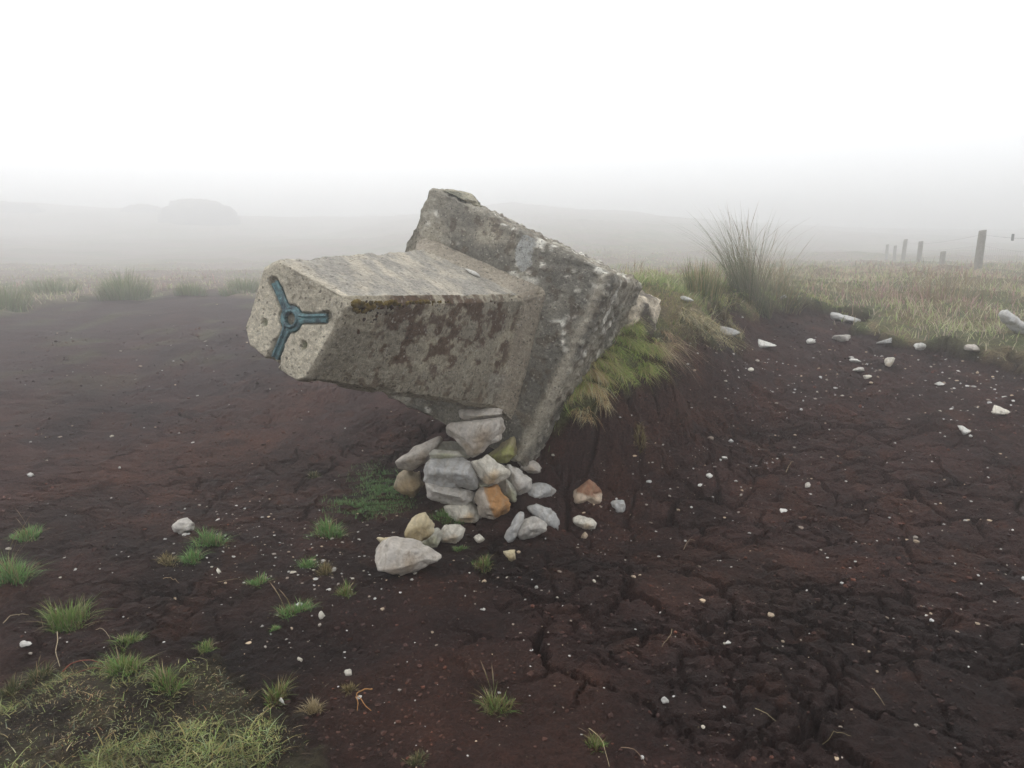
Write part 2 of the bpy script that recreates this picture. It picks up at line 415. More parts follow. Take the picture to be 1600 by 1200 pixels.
def axis(fine0, fine1, step, lo, hi, g):
    a = list(np.arange(fine0, fine1 + 1e-9, step)); s = step; v = a[-1]
    while v < hi: s *= g; v += s; a.append(v)
    s = step; v = a[0]; b = []
    while v > lo: s *= g; v -= s; b.append(v)
    return np.array(b[::-1] + a)
gx = axis(-1.9, 2.9, .0095, -450, 450, 1.05)
gy = axis(1.25, 4.4, .0095, -250, 450, 1.024)
X, Y = np.meshgrid(gx, gy)
xf, yf = X.ravel(), Y.ravel()
dz, crk, tm = detail(xf, yf)
zf = hbase(xf, yf) + dz
def peat_col(x, y, crk, z):
    c = np.tile(np.array([.0215, .0120, .0108]), (len(x), 1))
    c = mixc(c, np.array([.032, .0165, .0125]), sstep(-.1, .7, fbm(x * 1.1, y * 1.1, seed=71, oct=4)) * .8)
    c = mixc(c, np.array([.0105, .0072, .0068]), sstep(.0, .8, fbm(x * .9 + 3, y * .9, seed=72, oct=5, gain=.62)) * .6)
    c = c * (1 + .30 * fbm(x * 3.2, y * 3.2, seed=75, oct=5, gain=.65))[:, None]
    c = mixc(c, np.array([.045, .021, .014]), sstep(.45, .8, fbm(x * 5, y * 5, seed=73, oct=3)) * .35)
    wet = sstep(.2, 1.0, 1 - np.hypot((x + .9) / 1.1, (y - 1.9) / .8))
    c = mixc(c, np.array([.0072, .0058, .0060]), wet * .6)
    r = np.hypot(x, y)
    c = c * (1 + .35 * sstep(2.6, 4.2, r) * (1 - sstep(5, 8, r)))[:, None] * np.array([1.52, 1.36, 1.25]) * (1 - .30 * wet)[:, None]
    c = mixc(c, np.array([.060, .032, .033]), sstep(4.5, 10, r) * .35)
    return c
pc = peat_col(xf, yf, crk, zf)
r_ = np.hypot(xf, yf)
g1 = fbm(xf * 2.1, yf * 2.1, seed=81, oct=4); g2 = fbm(xf * 11, yf * 11, seed=82, oct=3)
tc = np.tile(np.array([.12, .12, .06]), (len(xf), 1))
tc = mixc(tc, np.array([.19, .155, .085]), sstep(-.2, .6, g1))
tc = mixc(tc, np.array([.085, .11, .04]), sstep(.0, .6, g2) * .6)
tc = mixc(tc, np.array([.19, .14, .12]), sstep(9, 16, r_) * sstep(-.4, .5, fbm(xf * .5, yf * .5, seed=83)) * .8)
front = (poly_sd(xf, yf, POLY_FRONT) > -.2)
tc = np.where(front[:, None], mixc(tc, np.array([.022, .015, .010]), .80 + .2 * sstep(-.3, .4, g2)), tc)
C = mixc(pc, tc, tm)
# frozen stipple of ochre moss on the left far peat
lm = sstep(.35, .7, fbm(xf * 2.5, yf * 1.2, seed=91, oct=4)) * sstep(6, 10, r_) * (1 - sstep(14, 18, r_)) * (xf < 0)
C = mixc(C, np.array([.09, .095, .045]), lm * .5 * (1 - tm))
nx, ny = len(gx), len(gy)
ii = (np.arange(ny - 1)[:, None] * nx + np.arange(nx - 1)).ravel()
quads = np.stack([ii, ii + 1, ii + nx + 1, ii + nx], 1)
me = mk_mesh('ground', np.stack([xf, yf, zf], 1), quads=quads, attrs={'Col': C})
ground = link('ground', me, M_GROUND); tag(ground, kind='structure')
print('ground', len(xf))

# ------------------------------------------------------------------ fog (real air)
hb = bmesh.new(); bmesh.ops.create_cube(hb, size=1)
hm = bpy.data.meshes.new('haze'); hb.to_mesh(hm); hb.free()
zlo, zhi = float(zf.min()) - 1.0, max(7.4, float(zf.max()) + .3)
haze = link('haze', hm); haze.scale = (960, 800, zhi - zlo); haze.location = (0, 100, (zlo + zhi) / 2)
haze['kind'] = 'stuff'
vm = bpy.data.materials.new('fog'); vm.use_nodes = True; vt = vm.node_tree; vt.nodes.clear()
vo = vt.nodes.new('ShaderNodeOutputMaterial'); pv = vt.nodes.new('ShaderNodeVolumePrincipled')
pv.inputs['Color'].default_value = (.985, .988, .992, 1); pv.inputs['Density'].default_value = HAZE_DENSITY
pv.inputs['Anisotropy'].default_value = 0.75
vt.links.new(pv.outputs[0], vo.inputs['Volume']); hm.materials.append(vm)

# ------------------------------------------------------------------ fallen pillar
fitp = [0.14423628, 0.38812113, 0.43942944, -0.80412485, -0.22956789, 2.66662716, 1.35385705, 0.32832676, 0.56100064, 0.06326836, -0.02938381]
def rotv(w):
    w = np.array(w); th = np.linalg.norm(w); k = w / th
    K = np.array([[0, -k[2], k[1]], [k[2], 0, -k[0]], [-k[1], k[0], 0]])
    return np.eye(3) + math.sin(th) * K + (1 - math.cos(th)) * K @ K
Rc = rotv(fitp[:3]); Rw = np.stack([c2w(Rc[:, i]) for i in range(3)], 1)
Tw = c2w(np.array(fitp[3:6])) + np.array([0, 0, CAM_H])
PL, PB, PC, POX, POY = fitp[6:]
def loc_at(px, py, z):
    """pillar-local point on the plane local z = z seen at a pixel"""
    d = Rw.T @ ray(px, py); o = Rw.T @ (np.array([0, 0, CAM_H]) - Tw)
    t = (z - o[2]) / d[2]; return (o + d * t)[:2]
def to_world(v): return np.asarray(v) @ Rw.T + Tw
top4 = np.array([loc_at(420, 398, 0), loc_at(547, 468, 0), loc_at(471, 604, 0), loc_at(377, 530, 0)])
bas4 = np.array([loc_at(664, 386, PL), loc_at(832, 462, PL), loc_at(788, 644, PL), (-PB, PB)])
blk4 = np.array([loc_at(671, 291, PL), loc_at(962, 430, PL), loc_at(820, 728, PL), loc_at(550, 590, PL)])
pillar = bpy.data.objects.new('fallen_pillar', None); col.objects.link(pillar)
pillar.location = Tw; pillar.rotation_euler = Matrix([list(r) for r in Rw]).to_euler(); pillar.empty_display_size = .2
tag(pillar, 'toppled square concrete survey pillar with its foundation block, propped on a stone cairn', 'concrete pillar')

def oct_loop(c4, ch, ne, nc):
    """closed loop of a chamfered quad: points and outward normals"""
    n = 4; P = []
    ent = []
    for i in range(n):
        p, a, b = c4[i], c4[(i - 1) % n], c4[(i + 1) % n]
        da, db = (a - p) / np.linalg.norm(a - p), (b - p) / np.linalg.norm(b - p)
        ent.append((p + da * ch[i], p + db * ch[i]))
    for i in range(n):
        s, e = ent[i]
        for k in range(nc): P.append(s + (e - s) * k / nc)
        s2 = ent[i][1]; e2 = ent[(i + 1) % n][0]
        for k in range(ne): P.append(s2 + (e2 - s2) * k / ne)
    P = np.array(P)
    T = np.roll(P, -1, 0) - np.roll(P, 1, 0); T /= np.linalg.norm(T, axis=1)[:, None] + 1e-9
    N = np.stack([T[:, 1], -T[:, 0]], 1)
    cen = P.mean(0)
    sg = np.sign(((P - cen) * N).sum(1)); sg[sg == 0] = 1
    return P, N * sg[:, None]
def loft(sections, cap_rings, closed_end=True):
    """sections: list of (P, N, z). cap rings shrink the first loop to its centre"""
    V = []; Nn = []
    P0, N0, z0 = sections[0]; cen = P0.mean(0); n = len(P0)
    for s in cap_rings:
        Q = cen + (P0 - cen) * s; V.append(np.c_[Q, np.full(n, z0)]); Nn.append(np.tile([0, 0, -1.], (n, 1)))
    ncap = len(cap_rings)
    for P, N, z in sections:
        V.append(np.c_[P, np.full(n, z)]); Nn.append(np.c_[N, np.zeros(n)])
    if closed_end:
        P, N, z = sections[-1]; c2 = P.mean(0)
        V.append(np.c_[c2 + (P - c2) * .02, np.full(n, z)]); Nn.append(np.tile([0, 0, 1.], (n, 1)))
    m = len(V); V = np.concatenate(V); Nn = np.concatenate(Nn)
    a = np.arange(n); b = (a + 1) % n; q = []
    for k in range(m - 1):
        q.append(np.stack([k * n + a, k * n + b, (k + 1) * n + b, (k + 1) * n + a], 1))
    return V, Nn, np.concatenate(q), ncap, n

# where the spider fitting lies in the top face
scen = loc_at(453, 498, 0)
send = [loc_at(428, 441, 0), loc_at(509, 497, 0), loc_at(428, 559, 0)]
def seg_d(p, a, b):
    ab = b - a; t = np.clip(((p - a) @ ab) / (ab @ ab), 0, 1.0); return np.linalg.norm(p - (a + t[:, None] * ab), axis=1)
secs = []
NE, NC = 74, 12
zs = np.concatenate([np.linspace(0, .02, 5)[:-1], np.linspace(.02, PL + .03, 230)])
for z in zs:
    t = z / PL; c4 = top4 + (bas4 - top4) * t
    # concrete fillet where the shaft meets the block, fanned out over the last 10 cm
    fl = max(0, (z - (PL - .10)) / .10); gr = .060 * min(fl, 1.)
    cen = c4.mean(0); d = c4 - cen; c4 = c4 + d / np.linalg.norm(d, axis=1)[:, None] * gr * 1.3
    rd = .006 * max(0, 1 - z / .012) ** 2
    c4 = c4 - d / np.linalg.norm(d, axis=1)[:, None] * rd
    P, N = oct_loop(c4, np.array([.050, .030, .035, .045]) * (1 - .2 * t), NE, NC); secs.append((P, N, z))
V, Nn, q, ncap, nl = loft(secs, [.01, .05] + list(np.linspace(.09, .985, 62)))
x, y, z = V.T
V0 = V.copy()
capm = np.zeros(len(V)); capm[:ncap * nl] = 1
col_i = np.tile(np.arange(nl), len(V) // nl)
per = NE + NC
side = col_i // per; inch = (col_i % per) < NC     # side k runs from corner k to corner k+1
# side 0 = upper face, side 1 = front (camera) face, 2 = underside, 3 = far side
dsp = fbm(x * 7, y * 7, z * 7, seed=101, oct=5, gain=.55) * .0042 + fbm(x * 40, y * 40, z * 40, seed=102, oct=3) * .0016
cornerd = np.minimum(np.abs((col_i % per) - NC / 2), per - np.abs((col_i % per) - NC / 2))
edge_w = np.exp(-(cornerd / 8.) ** 2) * (1 - capm)
chip = sstep(.25, .75, fbm(x * 9, y * 9, z * 9, seed=103, oct=4)) * edge_w
dsp = dsp - chip * .020
# board marks along the shaft and pits
pit = sstep(.55, .75, vnoise(x * 55, y * 55, z * 55, seed=104)) * sstep(-.2, .4, vnoise(x * 8, y * 8, z * 8, seed=105))
dsp = dsp - pit * .0035
V = V + Nn * dsp[:, None]
# top face: chipped rim, recess for the fitting, small dents
pc2 = V0[:, :2]
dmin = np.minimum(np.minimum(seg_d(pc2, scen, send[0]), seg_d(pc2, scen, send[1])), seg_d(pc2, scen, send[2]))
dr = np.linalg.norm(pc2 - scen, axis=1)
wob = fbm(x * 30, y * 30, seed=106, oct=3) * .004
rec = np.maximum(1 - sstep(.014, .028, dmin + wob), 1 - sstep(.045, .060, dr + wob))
low = 0.016
capn = (z < 1e-6) * 1.0
V[:, 2] += capn * rec * low
for (a, b, rr, dd) in [(413, 505, .016, .014), (474, 539, .015, .012), (476, 449, .013, .006), (430, 480, .006, .004), (500, 455, .008, .004), (466, 570, .006, .004)]:
    c_ = loc_at(a, b, 0); dk = np.linalg.norm(pc2 - c_, axis=1) + wob
    V[:, 2] += capn * (1 - sstep(rr * .3, rr * 1.2, dk)) * dd
# slot broken through the lower rim where the third arm runs out
d3 = (send[2] - scen) / np.linalg.norm(send[2] - scen)
along = (pc2 - scen) @ d3; perp = np.abs((pc2 - scen) @ np.array([-d3[1], d3[0]]))
slot = sstep(.09, .12, along) * (1 - sstep(.020, .036, perp + wob * 1.5)) * (V0[:, 2] < .05) * (1 - sstep(.0, .05, V0[:, 2]))
V[:, 2] += slot * .035 * (1 - rec * capn * .5)
V[:, :2] -= (slot * .012)[:, None] * d3
# colour
c = np.tile(np.array([.30, .272, .218]), (len(V), 1))
c = mixc(c, np.array([.38, .35, .29]), sstep(-.1, .6, fbm(x * 5, y * 5, z * 5, seed=111)) * .7)
isf = (side == 1) & (capm < .5); ist = (side == 0) & (capm < .5)
# streaky light and dark weathering on the upper face, running down the slope
st = fbm(x * 8, y * 8, z * 13 + x * 6, seed=112, oct=5, gain=.7)
c = np.where(ist[:, None], mixc(np.array([.215, .205, .185]) + 0 * c, np.array([.335, .305, .255]), sstep(-.7, 1.2, st + .3 * fbm(x * 24, y * 24, z * 24, seed=113))), c)
# side position 0 (upper edge) .. 1 (lower edge) on the front face
tpos = np.clip(((col_i % per) - NC) / NE, 0, 1)
gr = sstep(-.4, .6, fbm(x * 6, y * 6, z * 3, seed=114, oct=4))
c = np.where(isf[:, None], mixc(np.array([.215, .195, .155]) + 0 * c, np.array([.30, .27, .21]), gr), c)
zz = z / PL
brown = sstep(.05, .5, fbm(x * 22, y * 22, z * 16, seed=115, oct=3) + .55 * fbm(x * 5, y * 5, z * 4, seed=116) + .55 * np.exp(-((tpos - .17) / .20) ** 2) - .33 + .25 * np.exp(-((zz - .35) / .25) ** 2))
brown = brown * sstep(.13, .22, zz) * (1 - sstep(.88, 1.0, zz) * .7) * (1 - sstep(.66, .9, tpos))
c = np.where(isf[:, None], mixc(c, np.array([.068, .036, .023]), brown * .85), c)
bsp = sstep(.30, .42, vnoise(x * 38, y * 38, z * 38, seed=117) + .35 * fbm(x * 4, y * 4, z * 4, seed=118) + .1 * (zz < .3)) * isf
c = mixc(c, np.array([.085, .055, .035]), bsp * .65 * sstep(.08, .2, zz))
# pale band along the shaft's rim next to the top
c = mixc(c, np.array([.39, .355, .29]), (1 - sstep(.0, .045, z + .01 * vnoise(x * 30, y * 30, z * 30))) * (1 - capm) * .8)
c = mixc(c, np.array([.235, .205, .165]), sstep(.915, .935, zz + .006 * vnoise(x * 30, y * 30, z * 30)) * .8)  # lit band of the fillet, painted as a brownish tone
sm = np.exp(-(((x - loc_at(733, 607, 1.2)[0]) / .10) ** 2)) * sstep(.84, .87, zz + .02 * vnoise(x * 9, y * 9, z * 9)) * (1 - sstep(.93, .96, zz + .02 * vnoise(x * 9, z * 9, y * 9))) * (tpos > .70) * isf
c = mixc(c, np.array([.36, .36, .345]), sm * .8)
# top face: cleaner cream, rough grey-brown at its upper side
cc = mixc(np.array([.43, .395, .325]) + 0 * c, np.array([.36, .33, .27]), sstep(-.2, .6, fbm(x * 9, y * 9, z, seed=121)))
up = sstep(.0, -.10, (pc2 - scen)[:, 1] + .03 * fbm(x * 20, y * 20, seed=122) + .2 * ((pc2 - scen)[:, 0] < -.1))
cc = mixc(cc, mixc(np.array([.27, .245, .20]) + 0 * c, np.array([.36, .33, .27]), sstep(-.2, .4, fbm(x * 40, y * 40, seed=123))), up * .85)
c = np.where((capm > .5)[:, None], cc, c)
c = mixc(c, np.array([.13, .12, .095]), capn * rec * .8)  # shade in the fitting's recess painted dark
c = mixc(c, np.array([.11, .12, .07]), capn * sum([(1 - sstep(.004, .018, np.linalg.norm(pc2 - loc_at(a, b, 0), axis=1) + wob)) for a, b in [(413, 505), (474, 539)]]) * .8)
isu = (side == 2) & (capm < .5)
c = np.where(isu[:, None], c * .8, c)  # underside darkened: its shade is put into the colour
V[:, 2] = V[:, 2]
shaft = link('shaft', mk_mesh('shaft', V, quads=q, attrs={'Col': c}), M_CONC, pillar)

# foundation block
secs = []; TH = .62
NE2, NC2 = 118, 4
for z in np.concatenate([np.linspace(0, .03, 6)[:-1], np.linspace(.03, TH, 62)]):
    rr = .012 * max(0, 1 - z / .02) ** 2
    cen = blk4.mean(0); d = blk4 - cen
    P, N = oct_loop(blk4 - d / np.linalg.norm(d, axis=1)[:, None] * rr, np.array([.02, .02, .02, .02]), NE2, NC2)
    secs.append((P, N, PL + z))
V, Nn, q, ncap, nl = loft(secs, list(np.linspace(.02, .99, 78)))
x, y, z = V.T; V0 = V.copy()
capm = np.zeros(len(V)); capm[:ncap * nl] = 1
col_i = np.tile(np.arange(nl), len(V) // nl); per = NE2 + NC2; side = col_i // per
f1, f2, idv = voro3(x / .045, y / .045, z / .045, seed=5)
g1_, g2_, idg = voro3(x / .10, y / .10, z / .10, seed=8)
f1 = f1 + .22 * fbm(x * 45, y * 45, z * 45, seed=137, oct=2)
lump = (1 - sstep(0, .6, f1)) * (idv > .35)
rough_w = np.where(capm > .5, .10, 1.0)
ux = (blk4[1] - blk4[0]); uy = (blk4[3] - blk4[0])
ax_ = ((V0[:, :2] - blk4[0]) @ ux) / (ux @ ux); ay_ = ((V0[:, :2] - blk4[0]) @ uy) / (uy @ uy)
# exposed aggregate shows on the upper right part of the face and along its rim
agg = sstep(.0, .5, fbm(x * 5, y * 5, z * 5, seed=131, oct=3) + 1.1 * sstep(.45, .62, ax_) * (1 - sstep(.32, .5, ay_)) + .9 * sstep(.86, .97, ay_) + .8 * sstep(.04, .0, ay_) + .7 * sstep(.05, 0., ax_) - .45)
rough_w = np.where(capm > .5, .10 + .75 * agg, 1.)
dsp = fbm(x * 6, y * 6, z * 6, seed=132, oct=4) * .006 + (lump * .014 + (1 - sstep(0, .5, g1_)) * .012 * (idg > .5)) * rough_w + fbm(x * 30, y * 30, z * 30, seed=133, oct=3) * .003
V = V + Nn * dsp[:, None]
rim = np.minimum(np.minimum(ax_, 1 - ax_), np.minimum(ay_, 1 - ay_))
chip = sstep(.1, .7, fbm(x * 8, y * 8, z * 8, seed=134, oct=4)) * (1 - sstep(0, .05, rim)) * (z < PL + .06)
cenb = np.r_[blk4.mean(0), PL + .3]
V = V + (cenb - V) * (chip * .022)[:, None]
# raised rib set in from the right edge of the face, rough broken margin outside it
rb = ax_ + .012 * fbm(y * 4, x * 4, seed=135) + .012 * (ay_ - .5)
rib = np.exp(-((rb - .962) / .022) ** 2)
outr = sstep(.985, 1.0, rb)
V[:, 2] -= capm * rib * .020
V[:, 2] += capm * (1 - sstep(.90, .94, rb)) * .014 * sstep(.15, .3, ay_)
V[:, 2] += capm * outr * .012
c = np.tile(np.array([.22, .205, .17]), (len(V), 1))
c = mixc(c, np.array([.105, .10, .088]), sstep(-.3, .5, fbm(x * 4, y * 4, z * 4, seed=141, oct=4)) * .85)
c = mixc(c, np.array([.34, .31, .25]), sstep(.1, .7, fbm(x * 3 + 4, y * 3, z * 3, seed=142, oct=4)) * .6)
lc = mixc(np.array([.15, .13, .10]) + 0 * c, np.array([.36, .345, .30]), sstep(.45, .95, idv))
c = mixc(c, lc, lump * np.clip(rough_w * 1.0, 0, 1) * .8)
lw = sstep(.35, .65, fbm(x * 14, y * 14, z * 14, seed=143, oct=3)) * agg
c = mixc(c, np.array([.56, .55, .51]), lw * .8)
wp = (1 - sstep(.22, .36, f1)) * (idv > .66) * capm * agg * sstep(.40, .5, ax_) * (1 - sstep(.35, .5, ay_)) * (rb < .93)
c = mixc(c, np.array([.62, .60, .55]), wp * .9)
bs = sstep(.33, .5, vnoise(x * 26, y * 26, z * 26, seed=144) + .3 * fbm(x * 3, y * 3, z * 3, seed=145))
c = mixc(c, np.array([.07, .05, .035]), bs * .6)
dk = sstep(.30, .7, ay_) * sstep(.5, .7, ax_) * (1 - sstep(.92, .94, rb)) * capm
c = mixc(c, np.array([.095, .09, .08]), dk * .8 * (1 - bs))  # shade beside the shaft junction painted as a darker face tone
c = mixc(c, np.array([.28, .255, .21]), capm * rib * .8)  # paler rib: the lit edge is painted into the colour
# smooth cement patch and a white fleck
pp = loc_at(822, 396, PL); w_ = np.hypot((V0[:, 0] - pp[0]) / .055, (V0[:, 1] - pp[1]) / .10) + .35 * fbm(x * 14, y * 14, seed=146, oct=3)
c = mixc(c, np.array([.27, .275, .27]), capm * (1 - sstep(.85, 1.0, w_)))
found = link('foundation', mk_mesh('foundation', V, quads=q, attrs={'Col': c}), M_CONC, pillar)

# polytope solid with softened edges (stones, rubble)
_ico = {}
def ico(sub):
    if sub not in _ico:
        bm = bmesh.new(); bmesh.ops.create_icosphere(bm, subdivisions=sub, radius=1)
        _ico[sub] = (np.array([v.co[:] for v in bm.verts]), np.array([[v.index for v in f.verts] for f in bm.faces])); bm.free()
    return _ico[sub]
def polytope(planes, sub=4, p=26, scale=(1, 1, 1)):
    """planes: (n, h) seen from the centre"""
    D, Fc = ico(sub); D = D * np.array(scale); D = D / np.linalg.norm(D, axis=1)[:, None]
    N = np.array([a / np.linalg.norm(a) for a, _ in planes]); h = np.array([b for _, b in planes])
    g = np.maximum(D @ N.T, 0) / h
    r = (g ** p).sum(1) ** (-1.0 / p)
    return D * r[:, None], Fc
def roughen(V, seed, amp, s=10):
    n = V / (np.linalg.norm(V, axis=1)[:, None] + 1e-9)
    d = fbm(V[:, 0] * s + seed, V[:, 1] * s, V[:, 2] * s, seed=seed, oct=5, gain=.5) * amp
    d = d - amp * .9 * sstep(.3, .6, vnoise(V[:, 0] * s * 2, V[:, 1] * s * 2, V[:, 2] * s * 2 + seed, seed=seed + 3))
    return V + n * d[:, None]

# rubble footing that trails off the block into the bank
rng = np.random.default_rng(5)
pl = []
for k in range(26):
    v = rng.normal(size=3); v /= np.linalg.norm(v); e = np.array([.28, .14, .32])
    pl.append((v, np.linalg.norm(v * e) * rng.uniform(.8, 1.0)))
V, Fc = polytope(pl, 5, 30, (1.2, 1, 1))
V = roughen(V, 5, .030, 7)
CFW = Rw.T @ np.array([.0, .0, -.055])
cf = CFW + np.array([*((blk4[1] * .86 + blk4[2] * .14)), PL + .80]) + np.array([-.16, .01, 0])
f1, f2, idv = voro3(V[:, 0] / .05, V[:, 1] / .05, V[:, 2] / .05, seed=15)
V = V * (1 + .06 * (1 - sstep(0, .6, f1)) * (idv > .3))[:, None]
c = mixc(np.array([.33, .29, .23]) + 0 * V, np.array([.56, .50, .41]), sstep(.3, .9, idv)); c = mixc(c, np.array([.10, .085, .07]), sstep(.1, .6, fbm(V[:, 0] * 9, V[:, 1] * 9, V[:, 2] * 9, seed=151)))
foot = link('footing', mk_mesh('footing', V + cf, tris=Fc, attrs={'Col': c}), M_CONC, pillar)
foot['label'] = 'pale broken rubble trailing from the block into the grass'
# crust lump on the block's raised top edge
pl = []
for k in range(18):
    v = rng.normal(size=3); v /= np.linalg.norm(v); pl.append((v, np.linalg.norm(v * np.array([.115, .022, .10])) * rng.uniform(.85, 1.0)))
V, Fc = polytope(pl, 5, 24, (3, .5, 1)); V = roughen(V, 9, .010, 18)
V = V * (np.array([.115, .042, .12]) / np.abs(V).max(0))
ue = ux / np.linalg.norm(ux); th = math.atan2(ue[1], ue[0]); Rz = np.array([[math.cos(th), -math.sin(th), 0], [math.sin(th), math.cos(th), 0], [0, 0, 1]])
pc_ = loc_at(724, 309, PL + .12)
c = mixc(np.array([.27, .25, .19]) + 0 * V, np.array([.13, .13, .10]), sstep(-.2, .5, fbm(V[:, 0] * 20, V[:, 1] * 20, V[:, 2] * 20, seed=152)))
crust = link('crust', mk_mesh('crust', V @ Rz.T + np.array([pc_[0], pc_[1] + .004, PL + .12]), tris=Fc, attrs={'Col': c}), M_CONC, pillar)
# white fleck of quartz in the upper face of the shaft
V, Fc = polytope([(v := rng.normal(size=3)) is not None and (v, .02 + .3 * 0) for _ in range(14)], 3, 12)
V = V * np.array([1.5, .5, .9])
t_ = .93 * PL; c4 = top4 + (bas4 - top4) * .90
fl = c4[0] * .42 + c4[1] * .58
V = V @ Rz.T + np.array([fl[0], fl[1] - .008, .90 * PL])
fleck = link('quartz_fleck', mk_mesh('quartz_fleck', V, tris=Fc), SM['white'], pillar)

# brass three-armed fitting
spider = bpy.data.objects.new('brass_fitting', None); col.objects.link(spider); spider.parent = pillar
spider['label'] = 'blue-green brass three-armed fitting set in the pillar top'
spider.location = (scen[0], scen[1], 0)
def ring_mesh(prof, n=48):
    prof = np.array(prof); a = np.linspace(0, 2 * np.pi, n, endpoint=False); m = len(prof)
    V = np.stack([np.outer(np.cos(a), prof[:, 0]), np.outer(np.sin(a), prof[:, 0]), np.tile(prof[:, 1], (n, 1))], -1).reshape(-1, 3)
    q = []
    for i in range(n):
        for k in range(m - 1):
            q.append([i * m + k, ((i + 1) % n) * m + k, ((i + 1) % n) * m + k + 1, i * m + k + 1])
    return V, q
V, q = ring_mesh([(.0235, .03), (.0235, -.001), (.025, -.004), (.031, -.005), (.034, -.002), (.0345, .003), (.041, .004), (.046, .003), (.0485, .007), (.0485, .03)])
link('collar', mk_mesh('collar', V, quads=q), M_BRASS, spider)
V, q = ring_mesh([(.0001, .022), (.012, .021), (.0238, .019), (.0238, .012)])
link('socket', mk_mesh('socket', V, quads=q), M_RUST, spider)
for e in send:
    d = e - scen; L = np.linalg.norm(d); d /= L; nrm = np.array([-d[1], d[0]])
    prof = [(-.0165, .022), (-.0165, .004), (-.014, .000), (-.0075, -.001), (-.0045, .004), (0, .007), (.0045, .004), (.0075, -.001), (.014, .000), (.0165, .004), (.0165, .022)]
    st_ = np.linspace(.036, L, 8); V = []
    for s in st_:
        w = 1 + .35 * math.exp(-((s - .036) / .014) ** 2)
        for a_, b_ in prof: V.append([*(d * s + nrm * a_ * w), b_])
    m = len(prof); q = [[i * m + k, (i + 1) * m + k, (i + 1) * m + k + 1, i * m + k + 1] for i in range(7) for k in range(m - 1)]
    V = np.array(V); nV = len(V)
    tr = [[7 * m + 0, 7 * m + k, 7 * m + k + 1] for k in range(1, m - 1)]
    link('arm', mk_mesh('arm', V, quads=q, tris=tr, smooth=False), M_BRASS, spider)

# moss cushions along the upper edge of the front face
def blob_cloud(items, sub=2):
    """items: centre, normal, radius, flatten, colour"""
    D, Fc = ico(sub); VV = []; FF = []; CC = []; off = 0
    for (p, n, r, fl, cc) in items:
        n = np.array(n) / np.linalg.norm(n); s = random.randint(0, 999)
        v = D * (1 + .28 * fbm(D[:, 0] * 2.2 + s, D[:, 1] * 2.2, D[:, 2] * 2.2, seed=s % 50, oct=3))[:, None] * r
        v = v - np.outer(v @ n, n) * (1 - fl)
        VV.append(v + p); FF.append(Fc + off); CC.append(np.tile(cc, (len(v), 1)) * np.random.default_rng(s).uniform(.8, 1.2)); off += len(v)
    return np.concatenate(VV), np.concatenate(FF), np.concatenate(CC)
random.seed(4)
items = []
def on_front(t, s):
    c4 = top4 + (bas4 - top4) * t; ch = .03
    p = c4[1] + (c4[2] - c4[1]) * s
    return np.array([*p, t * PL])
e1 = (bas4[1] - top4[1]); fn = np.array([1, .0, 0.]); fd = top4[2] - top4[1]; fn = np.array([fd[1], -fd[0], -.1]); fn /= np.linalg.norm(fn)
if fn[0] < 0: fn = -fn
def front_px(px, py):
    """local point on the front face seen at a pixel"""
    a = on_front(0, 0); b = on_front(1, 0); c_ = on_front(0, 1); n = np.cross(b - a, c_ - a); n /= np.linalg.norm(n)
    d = Rw.T @ ray(px, py); o = Rw.T @ (np.array([0, 0, CAM_H]) - Tw)
    return o + d * (((a - o) @ n) / (d @ n))
for k in range(90):   # golden-green run of cushions
    u = random.random() ** 1.2; px = 553 + u * 150; py = 473 + abs(random.gauss(0, 5)) - 3 * u
    r = random.uniform(.005, .012) * (1.3 - .6 * u)
    cc = random.choice([(.16, .105, .022), (.11, .075, .018), (.17, .12, .03), (.07, .05, .018)])
    items.append((front_px(px, py), fn, r, .55, cc))
for k in range(330):  # brown ones over the face, thick below the edge
    u = random.random()
    m = random.random()
    if m < .45: px = random.uniform(560, 760); py = 475 + abs(random.gauss(0, 26)) + .03 * (px - 560)
    elif m < .7: px = random.gauss(625, 32); py = random.gauss(535, 26)
    elif m < .82: px = random.gauss(560, 9); py = random.uniform(510, 605)
    else: px = random.uniform(760, 822); py = 468 + abs(random.gauss(0, 16))
    if px > 825 or py > 612 or px < 535 or py < 464: continue
    r = random.uniform(.003, .010)
    if m > .7 and random.random() < .4: r *= 1.4
    cc = random.choice([(.075, .038, .022), (.055, .030, .020), (.10, .052, .028), (.045, .028, .02)])
    items.append((front_px(px, py) + fn * r * .25, fn, r, .45, cc))
V, Fc, c = blob_cloud(items)
moss = link('moss', mk_mesh('moss', V, tris=Fc, attrs={'Col': c}), M_MOSS, pillar); moss['kind'] = 'stuff'

